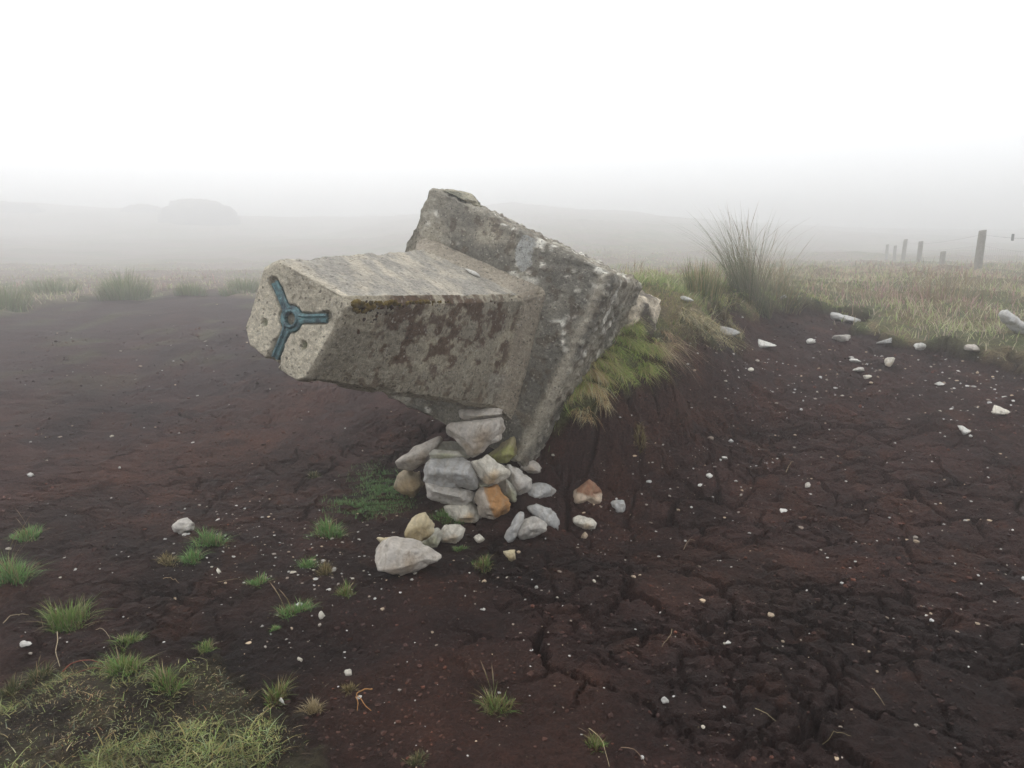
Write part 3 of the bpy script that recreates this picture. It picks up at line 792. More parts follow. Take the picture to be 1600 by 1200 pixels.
# ------------------------------------------------------------------ stones
def cr3(u, v): return (560 + u / 3.636, 620 + v / 3.636)
def stone_px(name, poly, Y, thick, mat, label, cat='stone', group=None, seed=0, sub=4, grounded=False, amp=None, flat=0.0, crop=True):
    pts = [cr3(*p) for p in poly] if crop else poly
    P = np.array(pts, float); cx, cy = P.mean(0)
    if grounded:
        k = P[:, 1].argmax(); Y = hit(P[k, 0], P[k, 1])[1] + thick * .55
    c0 = at(cx, cy, Y)
    vd = c0 - np.array([0, 0, CAM_H]); vd /= np.linalg.norm(vd)
    rt = np.cross(vd, [0, 0, 1]); rt /= np.linalg.norm(rt); up = np.cross(rt, vd)
    q3 = [at(a, b, Y) for a, b in P]
    # re-project the outline onto the plane through c0 square to the view
    Q = []
    for a, b in P:
        d = ray(a, b); o = np.array([0, 0, CAM_H]); t = ((c0 - o) @ vd) / (d @ vd); w = o + d * t - c0; Q.append([w @ rt, w @ up])
    Q = np.array(Q)
    area = .5 * np.sum(Q[:, 0] * np.roll(Q[:, 1], -1) - np.roll(Q[:, 0], -1) * Q[:, 1])
    if area < 0: Q = Q[::-1]
    rg = np.random.default_rng(seed + 77); size = np.sqrt(abs(area))
    pls = []
    for i in range(len(Q)):
        a, b = Q[i], Q[(i + 1) % len(Q)]; e = b - a
        if np.linalg.norm(e) < 1e-5: continue
        n2 = np.array([e[1], -e[0]]) / np.linalg.norm(e); h = max(n2 @ a, size * .12)
        zo = rg.uniform(-.3, .3) * thick
        for sgn in (-1, 1):
            ang = rg.uniform(.12, .62) * sgn
            n = rt * n2[0] * math.cos(ang) + up * n2[1] * math.cos(ang) + vd * math.sin(ang)
            hh = h * math.cos(ang) + zo * math.sin(ang)
            pls.append((n, max(hh, size * .08)))
    for sgn in (-1, 1):
        for k in range(3):
            t1, t2 = rg.uniform(-.38, .38, 2); n = vd * sgn + rt * t1 + up * t2
            pls.append((n, thick * rg.uniform(.8, 1.05)))
    ext = np.array([np.ptp(Q[:, 0]), np.ptp(Q[:, 1])])
    D, Fc = ico(sub)
    bas = np.stack([rt, up, vd], 1); Dl = D * np.array([ext[0], ext[1], thick * 2]); Dl /= np.linalg.norm(Dl, axis=1)[:, None]
    Dw = Dl @ bas.T
    N = np.array([a / np.linalg.norm(a) for a, _ in pls]); h = np.array([b for _, b in pls])
    g = np.maximum(Dw @ N.T, 0) / h
    p = 60; r = (g ** p).sum(1) ** (-1.0 / p)
    V = Dw * r[:, None]
    V = roughen(V, seed + 3, (amp if amp is not None else .075) * size, 1.9 / size)
    V = V + (V / np.linalg.norm(V, axis=1)[:, None]) * (fbm(V[:, 0] * 60, V[:, 1] * 60, V[:, 2] * 60, seed=seed, oct=3) * .0016)[:, None]
    L_ = V @ bas                                    # fit the extents to the outline's
    for k_ in (0, 1):
        lo, hi = L_[:, k_].min(), L_[:, k_].max(); a0, a1 = Q[:, k_].min(), Q[:, k_].max()
        L_[:, k_] = ((L_[:, k_] - lo) / (hi - lo) * (a1 - a0) + a0) * 1.01
    V = L_ @ bas.T
    o = link(name, mk_mesh(name, V, tris=Fc), SM[mat]); o.location = c0
    tag(o, label, cat, group); return o
G = 'stones of the cairn under the pillar'
CS = [
 ([(570,70),(820,62),(815,118),(640,138),(575,122)], 3.62, .09, 'pink', 'thin flat stone wedged between the pillar and the biggest cairn stone'),
 ([(498,200),(545,145),(820,118),(836,205),(830,235),(730,310),(640,345),(600,300),(520,252)], 3.55, .13, 'pink', 'large smooth pinkish grey stone near the top of the cairn'),
 ([(210,372),(250,330),(430,225),(470,225),(482,290),(420,335),(368,415),(230,402)], 3.62, .09, 'pink', 'long pale slab sloping down to the left of the cairn'),
 ([(400,330),(450,298),(570,308),(595,335),(520,357),(430,352)], 3.50, .06, 'green', 'small green-tinged wedge above the grey boulder of the cairn'),
 ([(735,335),(880,225),(905,260),(908,330),(840,378),(790,365)], 3.64, .09, 'moss', 'brown stone with yellow lichen right of the top cairn stone'),
 ([(200,520),(215,460),(270,402),(365,450),(377,500),(312,577),(260,562)], 3.66, .07, 'tan', 'tan squarish block on the outer left side of the cairn'),
 ([(370,400),(402,343),(560,338),(640,348),(682,440),(682,512),(610,530),(500,497),(380,482)], 3.47, .12, 'cool', 'big blue-grey boulder at the left middle of the cairn'),
 ([(378,488),(430,480),(550,496),(650,532),(655,580),(560,630),(460,602),(400,560)], 3.45, .10, 'grey', 'rounded grey slab directly below the blue-grey boulder'),
 ([(485,620),(640,588),(722,690),(690,718),(540,714)], 3.46, .09, 'pale', 'cream stone at the very foot of the cairn'),
 ([(655,580),(700,513),(790,498),(864,622),(820,672),(740,697),(690,667)], 3.42, .08, 'orange', 'blocky stone with an orange rusty side low in the cairn'),
 ([(640,365),(740,328),(862,420),(864,452),(790,497),(720,487),(680,430)], 3.44, .07, 'pale', 'angular whitish stone in the centre of the cairn'),
 ([(672,470),(775,490),(745,514),(685,516)], 3.47, .05, 'green', 'small green-grey stone squeezed under the central whitish stone'),
 ([(800,498),(835,455),(880,500),(900,560),(892,600),(850,594)], 3.50, .08, 'green', 'greenish grey stone beside the orange-sided stone'),
 ([(825,385),(895,388),(988,468),(980,522),(908,560),(860,500)], 3.54, .08, 'grey', 'smooth light grey stone on the right shoulder of the cairn'),
 ([(895,602),(980,490),(1090,488),(1124,530),(1112,567),(1020,608),(940,614)], 3.62, .08, 'cool', 'broad grey stone lying at the right side of the cairn'),
 ([(903,372),(945,328),(985,345),(1044,400),(1038,437),(960,432),(910,407)], 3.72, .07, 'pink', 'pinkish stone behind the right side of the cairn'),
 ([(440,258),(560,250),(650,330),(570,400),(450,362)], 3.70, .07, 'green', 'shaded stone showing in the gap beneath the left of the top cairn stone'),
 ([(640,430),(760,395),(905,400),(890,520),(700,560)], 3.64, .07, 'grey', 'shaded grey stone behind the central whitish stone of the cairn'),
 ([(500,545),(700,540),(730,660),(560,690)], 3.58, .06, 'grey', 'shaded grey stone behind the orange-sided stone at the cairn foot'),
]
for i, (poly, Yd, th_, mt, lb) in enumerate(CS):
    stone_px('cairn_stone', poly, Yd, th_, mt, lb, 'stone', G, seed=i * 3 + 1, sub=5 if i in (1, 6, 7, 9) else 4)
LS = [
 ([(953,625),(1010,606),(1100,632),(1144,710),(1138,760),(1100,755),(1000,682)], .05, 'cool', 'grey slab leaning at the foot of the cairn on the right'),
 ([(828,792),(850,740),(908,652),(942,658),(937,702),(887,812),(845,828)], .04, 'cool', 'narrow finger-shaped grey stone standing right of the cairn foot'),
 ([(893,772),(930,700),(1000,678),(1067,698),(1073,747),(1030,784),(920,814)], .05, 'grey', 'flat rounded stone beside the finger-shaped stone'),
 ([(1213,602),(1230,530),(1300,467),(1347,478),(1352,520),(1392,560),(1388,588),(1230,614)], .055, 'brown', 'triangular brown-topped stone lying alone right of the cairn'),
 ([(1433,600),(1465,583),(1500,588),(1518,625),(1502,662),(1460,657)], .03, 'cool', 'small upright grey stone beyond the brown-topped stone'),
 ([(1218,690),(1240,672),(1310,678),(1353,715),(1342,748),(1280,753),(1233,722)], .035, 'pale', 'flat cream stone with an ochre streak in front of the brown-topped stone'),
 ([(92,900),(128,820),(210,792),(330,815),(440,868),(472,900),(452,947),(350,978),(240,1018),(108,992)], .10, 'pink', 'largest loose stone, whitish and lumpy, in front of the cairn'),
 ([(350,822),(400,768),(450,743),(482,780),(452,862),(400,862)], .05, 'green', 'greenish grey stone lying behind the largest loose stone'),
 ([(470,760),(500,733),(570,723),(607,750),(572,822),(540,843),(470,843)], .055, 'pale', 'rounded pale stone at the right end of the loose front group'),
 ([(653,800),(685,778),(717,810),(680,832)], .018, 'pale', 'small cream chip between the front group and the cairn'),
 ([(823,875),(892,868),(893,920),(870,937),(835,905)], .022, 'gritty', 'small gritty cream stone in front of the finger-shaped stone'),
]
for i, (poly, th_, mt, lb) in enumerate(LS):
    stone_px('loose_stone', poly, 0, th_, mt, lb, 'stone', 'loose stones on the peat round the cairn', seed=100 + i * 3, grounded=True, sub=5 if i == 6 else 4)
bigY = hit(640, 893)[1]
stone_px('loose_stone', [(263,792),(300,708),(360,657),(432,710),(424,770),(340,838)], bigY + .22, .05, 'gritty', 'rough gritty cream stone propped behind the largest loose stone', 'stone', 'loose stones on the peat round the cairn', seed=160, amp=.10)
stone_px('loose_stone', [(103,798),(177,798),(185,850),(130,856)], bigY + .20, .03, 'gritty', 'little cream stone poking out left behind the largest loose stone', 'stone', 'loose stones on the peat round the cairn', seed=163)
stone_px('loose_stone', [(268,822),(276,811),(292,809),(304,818),(302,828),(286,834),(272,831)], 0, .035, 'grey', 'round grey stone alone on the left next to a grass tuft', 'stone', 'loose stones on the peat round the cairn', seed=166, grounded=True, crop=False)

# mid-sized pale stones on the slope to the right: pixel, width, height
def quick_stone(name, px, py, w, h, mat, label, seed, group, flat=1.0, sub=3, tilt=0, sink=.3):
    g = hit(px, py + h * .45); dist = np.linalg.norm(g - np.array([0, 0, CAM_H])); sx = w / F * dist / 2; sz = max(h / F * dist / 2, sx * .28)
    rg = np.random.default_rng(seed); pls = []
    for k in range(13):
        v = rg.normal(size=3); v /= np.linalg.norm(v); pls.append((v, np.linalg.norm(v * np.array([sx, sx * .75, sz])) * rg.uniform(.82, 1.05)))
    V, Fc = polytope(pls, sub, 40, (sx, sx * .75, sz)); V = roughen(V, seed, .10 * sx, 2.2 / sx)
    V = V * (np.array([sx, sx * .7, sz]) / np.abs(V).max(0))
    o = link(name, mk_mesh(name, V, tris=Fc), SM[mat]); o.location = (g[0], g[1], g[2] + sz * (1 - sink)); o.rotation_euler = (rg.uniform(-.15, .15), tilt, rg.uniform(-.5, .5))
    return tag(o, label, 'stone', group)
RS = [
 (1138,518,34,20,'cool','angular grey stone in the peat hollow behind the turf lip'),
 (1197,538,29,14,'white','white wedge-shaped stone right of the turf lip'),
 (1264,533,16,9,'white','small white stone between the white wedge and the plateau grass'),
 (1314,528,26,12,'grey','pale flat stone at the grass edge in mid slope'),
 (1388,532,28,11,'cool','grey-green flat stone half sunk in the grass edge'),
 (1437,541,20,13,'white','bright white stone on the grass edge below the seeding grass'),
 (1520,543,28,12,'pink','pinkish stone in the grass near the long slanting slab'),
 (1331,562,21,10,'white','white stone just above its slightly greyer twin on the upper slope'),
 (1341,578,18,10,'grey','greyish stone just below the white one on the upper slope'),
 (1388,564,17,15,'pale','upright cream stone with straw beside it on the upper slope'),
 (1355,588,13,7,'pale','little cream stone below the pair on the upper slope'),
 (1173,577,13,8,'pale','little cream stone on bare peat under the white wedge'),
 (1508,673,20,13,'white','white stone standing alone on bare peat in the right half'),
 (1565,643,27,14,'pale','pale stone with a chip beside it close to the right frame edge'),
 (1072,467,22,11,'cool','grey stone on the turf behind the broken footing'),
 (1224,464,14,9,'cool','small grey stone in the grass right of the rush clump'),
 (1108,742,12,9,'white','small white stone on peat right of the little upright grey stone'),
 (1262,757,12,8,'pink','pinkish chip in the middle of the bare right slope'),
 (1038,1093,13,14,'white','round white pebble in the near foreground left of the deep cracks'),
 (1467,600,14,8,'white','white chip above the strewn chips on the far right'),
 (1138,1003,11,8,'white','white pebble at the upper rim of the cracked peat'),
 (502,960,12,14,'pale','cream pebble left of the small crack in front of the stones'),
 (439,1092,14,12,'white','bright white pebble in the edge of the foreground turf'),
 (545,1050,12,12,'pale','cream pebble above the orange root'),
 (40,1006,16,10,'white','small white stone at the far left under the big green tuft'),
 (340,890,14,8,'pale','flat cream pebble below the tuft by the round grey stone'),
]
for i, (px, py, w, h, mt, lb) in enumerate(RS):
    quick_stone('small_stone', px, py, w, h, mt, lb, 300 + i, 'small stones scattered over the peat')
# two long slabs
stone_px('stone_slab', [(1297,489),(1308,488),(1345,500),(1344,506),(1320,506),(1304,500)], hit(1320, 504)[1] + .05, .10, 'cool', 'long flat grey slab lying on the grass edge in mid distance', 'stone', None, seed=201, crop=False)
stone_px('stone_slab', [(1560,492),(1572,484),(1606,508),(1606,527),(1590,524),(1566,506)], hit(1590, 524)[1] + .08, .10, 'cool', 'long grey slab tilted in the grass at the right frame edge', 'stone', None, seed=204, crop=False)

# gravel: tiny chips nobody could count, one object
def gravel(name, pts, label, cols):
    bm = bmesh.new(); bmesh.ops.create_icosphere(bm, subdivisions=1, radius=1)
    D = np.array([v.co[:] for v in bm.verts]); Fc = np.array([[v.index for v in f.verts] for f in bm.faces]); bm.free()
    VV, FF, CC = [], [], []; off = 0; rg = np.random.default_rng(8)
    P = np.array([(a, b) for a, b, _ in pts]); Z = Hs(P[:, 0], P[:, 1])
    for (x, y, s), z in zip(pts, Z):
        v = D * (1 + rg.uniform(-.28, .28, (len(D), 1))) * s * np.array([1, rg.uniform(.55, .95), rg.uniform(.35, .7)])
        a = rg.uniform(0, 6.28); ca, sa = math.cos(a), math.sin(a); v = v @ np.array([[ca, sa, 0], [-sa, ca, 0], [0, 0, 1]])
        VV.append(v + np.array([x, y, z + s * .05])); FF.append(Fc + off); off += len(D)
        CC.append(np.tile(np.array(cols[rg.integers(len(cols))]) * rg.uniform(.75, 1.1), (len(D), 1)))
    o = link(name, mk_mesh(name, np.concatenate(VV), tris=np.concatenate(FF), attrs={'Col': np.concatenate(CC)}, smooth=False), M_CHIP)
    return tag(o, label, 'gravel', kind='stuff')
M_CHIP = m_vcol('stone_chips', .8, ns=120, amp=.2, bs=.3, bd=.002)
random.seed(11)
cl = []   # clusters: pixel, spread x, spread y, count, size
for (px, py, sx, sy, n, s) in [(1200,600,45,35,40,.0075),(1190,660,60,60,40,.006),(1530,610,45,28,60,.008),(1340,600,50,20,26,.007),(1180,720,60,50,30,.006),(1110,740,45,30,22,.0055),
        (1000,790,60,60,40,.006),(930,840,40,25,24,.005),(380,790,40,25,30,.005),(400,850,70,25,50,.0045),(400,880,60,20,30,.0045),(510,860,45,30,50,.0045),(500,900,35,30,30,.0045),
        (440,1010,45,15,16,.004),(690,660,90,30,10,.006),(1450,720,90,60,40,.006),(1330,830,150,60,34,.006),(1500,900,90,60,20,.005),(1400,960,180,80,46,.0045),(1200,1030,250,100,40,.0038),
        (830,990,40,40,20,.0042),(700,900,120,40,26,.0045),(150,900,140,80,36,.0038),(250,980,120,60,36,.0036),(100,700,100,100,30,.006),(330,640,200,60,50,.007),(200,540,180,50,50,.009),
        (620,960,100,60,26,.004),(900,1100,250,60,30,.0032),(650,830,80,30,30,.0045),(1430,560,120,20,40,.009),(1250,560,120,25,30,.008),(700,700,160,50,10,.005),(1580,680,30,60,20,.006),(1500,800,110,60,20,.006),(760,1120,60,40,14,.0035)]:
    for _ in range(int(n * 1.55)):
        a, b = random.gauss(px, sx * 1.15), random.gauss(py, sy * 1.15)
        if not (-60 < a < 1680 and 430 < b < 1230): continue
        cl.append((a, b, s * .92 * math.exp(random.gauss(0, .5))))
# intersect with the terrain in bulk on a coarse march
def hit_many(pp):
    pp = np.array(pp); X_ = (pp[:, 0] - 800) / F; Y_ = (pp[:, 1] - 600) / F
    D = np.stack([X_, cth - Y_ * sth, -Y_ * cth - sth], 1)
    t = np.full(len(pp), 1.0); out = np.full(len(pp), 80.0); done = np.zeros(len(pp), bool)
    for k in range(420):
        x, y, z = D[:, 0] * t, D[:, 1] * t, CAM_H + D[:, 2] * t
        m = (z < hbase(x, y)) & ~done; out[m] = t[m]; done |= m; t = t * 1.0105
    return np.stack([D[:, 0] * out, D[:, 1] * out], 1)
HH = hit_many([(a, b) for a, b, _ in cl])
pts = [(h[0], h[1], s) for h, (_, _, s) in zip(HH, cl) if h[1] < 20]
P_ = np.array([(a, b) for a, b, _ in pts])
# keep chips off the turf and out from under the block
sdv = turf_sd(P_[:, 0], P_[:, 1]); pts = [p for p, s in zip(pts, sdv) if s < .02]
gravel('gravel', pts, 'small white and cream stone chips strewn over the dark peat', [(.50, .48, .44), (.42, .38, .31), (.50, .38, .26), (.46, .45, .43), (.56, .54, .50), (.36, .28, .20), (.30, .26, .22), (.24, .19, .15), (.38, .36, .33)])

rgc = np.random.default_rng(77); nC = 26000
rr_ = 1.3 * (10.5 / 1.3) ** (rgc.random(nC) ** .9); aa_ = rgc.uniform(-.78, .80, nC)
xc, yc = rr_ * np.sin(aa_), rr_ * np.cos(aa_); cl_ = fbm(xc * 2.2, yc * 2.2, seed=401, oct=3)
kk = (turf_sd(xc, yc) < 0) & (rgc.random(nC) < .45 + .9 * cl_); xc, yc, rr_ = xc[kk], yc[kk], rr_[kk]; nC = len(xc)
bm = bmesh.new(); bmesh.ops.create_icosphere(bm, subdivisions=1, radius=1)
D0 = np.array([v.co[:] for v in bm.verts]); F0 = np.array([[v.index for v in f.verts] for f in bm.faces]); bm.free()
sc_ = .0032 * np.exp(np.clip(rgc.normal(0, .45, nC), -1, .85)) * (1 + rr_ * .22)
Vc = D0[None] * (1 + rgc.uniform(-.35, .35, (nC, len(D0), 1))) * sc_[:, None, None] * np.stack([np.ones(nC), rgc.uniform(.5, 1, nC), rgc.uniform(.4, .8, nC)], 1)[:, None]
a0 = rgc.uniform(0, 6.28, nC); ca_, sa_ = np.cos(a0)[:, None], np.sin(a0)[:, None]
Vc = np.stack([Vc[..., 0] * ca_ - Vc[..., 1] * sa_ + xc[:, None], Vc[..., 0] * sa_ + Vc[..., 1] * ca_ + yc[:, None], Vc[..., 2] + (Hs(xc, yc) + sc_ * .15)[:, None]], -1)
Fc_ = (F0[None] + (np.arange(nC) * len(D0))[:, None, None]).reshape(-1, 3)
cc_ = pcol_ = peat_col(xc, yc, 0, 0) * rgc.uniform(.6, 1.9, (nC, 1)); red = rgc.random(nC) < .10; cc_[red] = cc_[red] * np.array([1.6, 1.3, 1.1])
o = link('peat_crumbs', mk_mesh('peat_crumbs', Vc.reshape(-1, 3), tris=Fc_, attrs={'Col': np.repeat(cc_, len(D0), 0)}, smooth=False), m_vcol('peat_crumb', .95, ns=150, amp=.4))
tag(o, 'loose dark crumbs of dried peat lying all over the bare ground', 'peat crumbs', kind='stuff')

# ------------------------------------------------------------------ grass
def blades(base, h, lean, az, width, cols, seg=4, droop=0., tipcol=None):
    """vectorised curved ribbons. base (n,3), h, lean, az, width (n,), cols (n,3)"""
    n = len(base); s = np.linspace(0, 1, seg + 1); rg = np.random.default_rng(n)
    dirx, diry = np.cos(az), np.sin(az)
    tw = az + np.pi / 2 + rg.uniform(-.7, .7, n); wx, wy = np.cos(tw), np.sin(tw)
    V = np.zeros((n, 2 * seg + 1, 3)); Cc = np.zeros((n, 2 * seg + 1, 3))
    for i, t in enumerate(s):
        hor = h * (lean * (t * .35 + .65 * t * t)); ver = h * (t * np.sqrt(np.maximum(1 - .5 * np.minimum(lean, 1.2) ** 2 * t, .2)) - droop * t * t)
        cx, cy, cz = base[:, 0] + dirx * hor, base[:, 1] + diry * hor, base[:, 2] + ver
        w = width * (1 - t) ** .7 * .5
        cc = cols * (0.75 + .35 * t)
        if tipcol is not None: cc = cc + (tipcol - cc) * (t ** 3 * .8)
        if i < seg:
            V[:, 2 * i] = np.stack([cx - wx * w, cy - wy * w, cz], 1); V[:, 2 * i + 1] = np.stack([cx + wx * w, cy + wy * w, cz], 1)
            Cc[:, 2 * i] = cc; Cc[:, 2 * i + 1] = cc
        else: V[:, -1] = np.stack([cx, cy, cz], 1); Cc[:, -1] = cc
    k = 2 * seg + 1; off = (np.arange(n) * k)[:, None]
    q = np.concatenate([off + np.array([2 * i, 2 * i + 1, 2 * i + 3, 2 * i + 2]) for i in range(seg - 1)])
    t_ = off + np.array([2 * seg - 2, 2 * seg - 1, 2 * seg])
    return V.reshape(-1, 3), q, t_, Cc.reshape(-1, 3)
def merge(parts):
    V, Q, T, C_ = [], [], [], []; off = 0
    for v, q, t, c in parts:
        V.append(v); C_.append(c); Q.append(q + off); T.append(t + off); off += len(v)
    return np.concatenate(V), np.concatenate(Q), np.concatenate(T), np.concatenate(C_)
def pick(rg, n, cols, w=None, var=.2):
    c = np.array(cols)[rg.choice(len(cols), n, p=w)]; return c * rg.uniform(1 - var, 1 + var, (n, 1))
GREEN = [(.15, .26, .06), (.11, .21, .045), (.20, .28, .08), (.22, .25, .09)]
FRESH = [(.16, .32, .09), (.12, .25, .07), (.21, .34, .12)]
OCHRE = [(.22, .17, .07), (.16, .13, .05), (.26, .21, .10)]
STRAW = [(.34, .27, .15), (.27, .20, .10), (.40, .33, .20)]
def seed_head(base, h, lean, az, col_):
    """thin stalk with a swollen seed head"""
    n = len(base); v, q, t, c = blades(base, h, lean, az, np.full(n, .0018), col_ * .9, seg=5)
    v = v.reshape(n, 11, 3); c = c.reshape(n, 11, 3)
    for i in (3, 4):
        m = (v[:, 2 * i] + v[:, 2 * i + 1]) / 2; d = v[:, 2 * i + 1] - v[:, 2 * i]; d = d / (np.linalg.norm(d, axis=1)[:, None] + 1e-9)
        w = .0010 if i == 3 else .0020
        v[:, 2 * i] = m - d * w; v[:, 2 * i + 1] = m + d * w
    c[:, 8:] = c[:, 8:] * .3 + np.array([.30, .20, .14]) * .7
    return v.reshape(-1, 3), q, t, c.reshape(-1, 3)
def tuft(px, py, w, h, kind, label, seed, stalks=0, group='grass tufts growing out of the bare peat', name='grass_tuft', dens=1.0, flat=1.0):
    g = hit(px, py); rg = np.random.default_rng(seed); dist = np.linalg.norm(g - np.array([0, 0, CAM_H]))
    W = w / F * dist / 2 * .92; Hh = h / F * dist * 1.0
    n = int(min(1100, (230 + 60000 * W * W) * dens)); a = rg.random(n) * 6.283
    ph = rg.uniform(0, 6.28, 3); rmax = 1 + .32 * np.sin(a * 2 + ph[0]) + .22 * np.sin(a * 3 + ph[1]) + .18 * np.sin(a * 5 + ph[2])
    r = W * .66 * np.sqrt(rg.random(n)) * rmax; stray = rg.random(n) < .12; r[stray] *= 1.45
    bx = g[0] + r * np.cos(a); by = g[1] + r * np.sin(a) * flat; bz = Hs(bx, by) - .004
    cols = dict(green=GREEN, fresh=FRESH, ochre=OCHRE, straw=STRAW, mix=GREEN + OCHRE[:2], dull=[(.10, .12, .05), (.13, .12, .06), (.08, .09, .04)])[kind]
    c = pick(rg, n, cols, var=.3); sm_ = rg.random(n) < .20; c[sm_] = pick(rg, sm_.sum(), STRAW)
    parts = [blades(np.stack([bx, by, bz], 1), Hh * rg.uniform(.25, 1.0, n) ** .9 * (1 - .35 * np.minimum(r / W, 1.3)) * np.where(stray, .5, 1) * (.8 + .3 * np.sin(a * 2 + ph[1])), rg.uniform(.1, 1.3, n) * (.5 + r / W), a + rg.normal(0, .9, n), np.full(n, .0028) * rg.uniform(.6, 1.3, n) * (.6 + dist * .18), c)]
    if stalks:
        aa = rg.uniform(1.8, 4.2, stalks) if rg.random() < .6 else rg.uniform(-1, 1, stalks)
        parts.append(seed_head(np.tile([g[0], g[1], g[2]], (stalks, 1)) + rg.normal(0, W * .2, (stalks, 3)) * [1, 1, 0], rg.uniform(1.5, 2.3, stalks) * max(Hh, .05), rg.uniform(.3, .8, stalks), aa, pick(rg, stalks, [(.20, .21, .09), (.28, .22, .12)])))
    V, q, t, c = merge(parts)
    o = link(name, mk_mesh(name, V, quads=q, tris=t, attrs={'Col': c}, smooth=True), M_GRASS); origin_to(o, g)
    return tag(o, label, 'grass tuft', group)
TF = [
 (42,840,44,20,'fresh','small tuft with two bent seed stalks at the left edge',2),
 (18,905,56,44,'fresh','leafy tuft with pale stalks cut by the left edge',3),
 (105,975,66,44,'green','broad bright tuft on bare peat in the left foreground',0),
 (328,848,50,30,'fresh','dense green tuft beside the round grey stone',0),
 (263,876,38,14,'ochre','low yellowish tuft below the round grey stone',0),
 (300,876,30,26,'fresh','low green tuft between the yellowish one and the dense one',0),
 (513,832,54,34,'fresh','rounded fine-leaved tuft left of the loose front stones',0),
 (480,886,26,22,'fresh','small green tuft left of the largest loose stone',0),
 (508,895,28,22,'ochre','small yellow-green tuft just beneath the rounded tufts',0),
 (540,928,28,24,'mix','small tuft nearest below the largest loose stone',0),
 (403,912,32,20,'fresh','compact green tuft with nothing but peat around it',0),
 (460,956,56,24,'fresh','wide green tuft with three long seed stalks',3),
 (430,982,18,10,'fresh','tiniest green sprig below the wide seeding tuft',0),
 (322,1018,32,20,'green','lone small tuft in the middle of the left foreground',0),
 (200,1005,38,20,'green','small tuft immediately above the thick one',0),
 (193,1045,62,38,'green','thick round tuft above the foreground turf',0),
 (62,1056,46,22,'dull','dull thin tuft at the left above the turf',2),
 (262,1072,50,30,'green','tuft rising from the upper rim of the foreground turf',0),
 (432,1090,44,36,'mix','ragged tuft beside the bright white pebble',1),
 (545,1078,22,16,'ochre','tiny ochre sprig above the orange root',0),
 (490,1110,34,24,'straw','withered straw tuft right of the foreground turf',1),
 (775,1108,50,34,'mix','sparse tuft with tall thin stalks at the bottom centre',4),
 (755,890,50,20,'mix','half brown flattened tuft below the cairn',1),
 (930,1165,34,22,'mix','little tuft with one long straw at the bottom edge',1),
 (1000,694,34,18,'ochre','small yellowish tuft on the peat beneath the turf bank',0),
 (490,744,28,13,'dull','faint small tuft behind the front grass on the left',0),
 (718,858,26,10,'fresh','thin green sprig right of the rounded pale stone',0),
 (700,812,60,16,'fresh','green blades at the foot of the cairn',0),
 (18,1078,44,22,'dull','brownish green tuft in the lower left corner region',0),
 (650,1190,40,18,'dull','thin sprig at the bottom edge left of centre',0),
 (470,450+28,26,18,'dull','faint distant tuft left of the pillar head',0),
]
for i, (px, py, w, h, k, lb, stl) in enumerate(TF):
    tuft(px, py, w, h, k, lb, 500 + i, stl)
# low feathery growth left of the cairn
def scatter_px(n, fpx, rg):
    return hit_many([fpx(rg) for _ in range(n)])
rg = np.random.default_rng(21)
H2 = scatter_px(4200, lambda r: (lambda k: (r.normal(*k[0]), r.normal(*k[1])))([((615, 18), (775, 14)), ((565, 24), (795, 7)), ((590, 20), (760, 12))][r.integers(3)]), rg)
n = len(H2); base = np.c_[H2, Hs(H2[:, 0], H2[:, 1]) - .003]  # low weeds
V, q, t, c = blades(base, rg.uniform(.012, .035, n), rg.uniform(.2, 1.2, n), rg.uniform(0, 6.28, n), np.full(n, .0030), pick(rg, n, [(.15, .29, .10), (.18, .33, .13), (.10, .19, .07), (.22, .26, .11)]))
o = link('ground_cover', mk_mesh('ground_cover', V, quads=q, tris=t, attrs={'Col': c}), M_GRASS); tag(o, 'low feathery green growth on the peat left of the cairn', 'ground cover', kind='stuff')

def turf_blades(name, label, pts, hfun, colfun, leanfun, width, seed, seg=3, droop=0., az=None, gain=1):
    rg = np.random.default_rng(seed); n = len(pts); x, y = pts[:, 0], pts[:, 1]
    z = Hs(x, y) - .006
    if gain != 1: cf_ = colfun; colfun = lambda r_, x_, y_: np.clip(cf_(r_, x_, y_) * gain, 0, .6)
    a = rg.uniform(0, 6.283, n) if az is None else az(rg, x, y)
    V, q, t, c = blades(np.stack([x, y, z], 1), hfun(rg, x, y), leanfun(rg, n), a, width(rg, x, y), colfun(rg, x, y), seg=seg, droop=droop)
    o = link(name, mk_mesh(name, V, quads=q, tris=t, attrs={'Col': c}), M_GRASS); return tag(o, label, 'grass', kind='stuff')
# foreground turf
rg = np.random.default_rng(31)
cand = rg.uniform([-2.7, .9], [-.2, 2.6], (260000, 2)); s = poly_sd(cand[:, 0], cand[:, 1], POLY_FRONT) + fbm(cand[:, 0] * 3, cand[:, 1] * 3, seed=3, oct=4) * .09
pn = fbm(cand[:, 0] * 6, cand[:, 1] * 6, seed=202, oct=3)
cand = cand[(s > -.02) & (rg.random(len(cand)) < np.clip(.68 + pn * 1.1, .22, .98) * sstep(-.02, .10, s))]
def fcol(r, x, y):
    n = len(x); c = pick(r, n, [(.15, .18, .06), (.11, .14, .045), (.20, .19, .09), (.26, .20, .10), (.17, .19, .13), (.33, .25, .14), (.20, .11, .055), (.10, .06, .035)], var=.3)
    g = sstep(.0, .5, fbm(x * 4, y * 4, seed=203)); return mixc(c, np.array([.13, .19, .05]), g * .4) * (1 + .5 * fbm(x * 14, y * 14, seed=205, oct=3))[:, None]
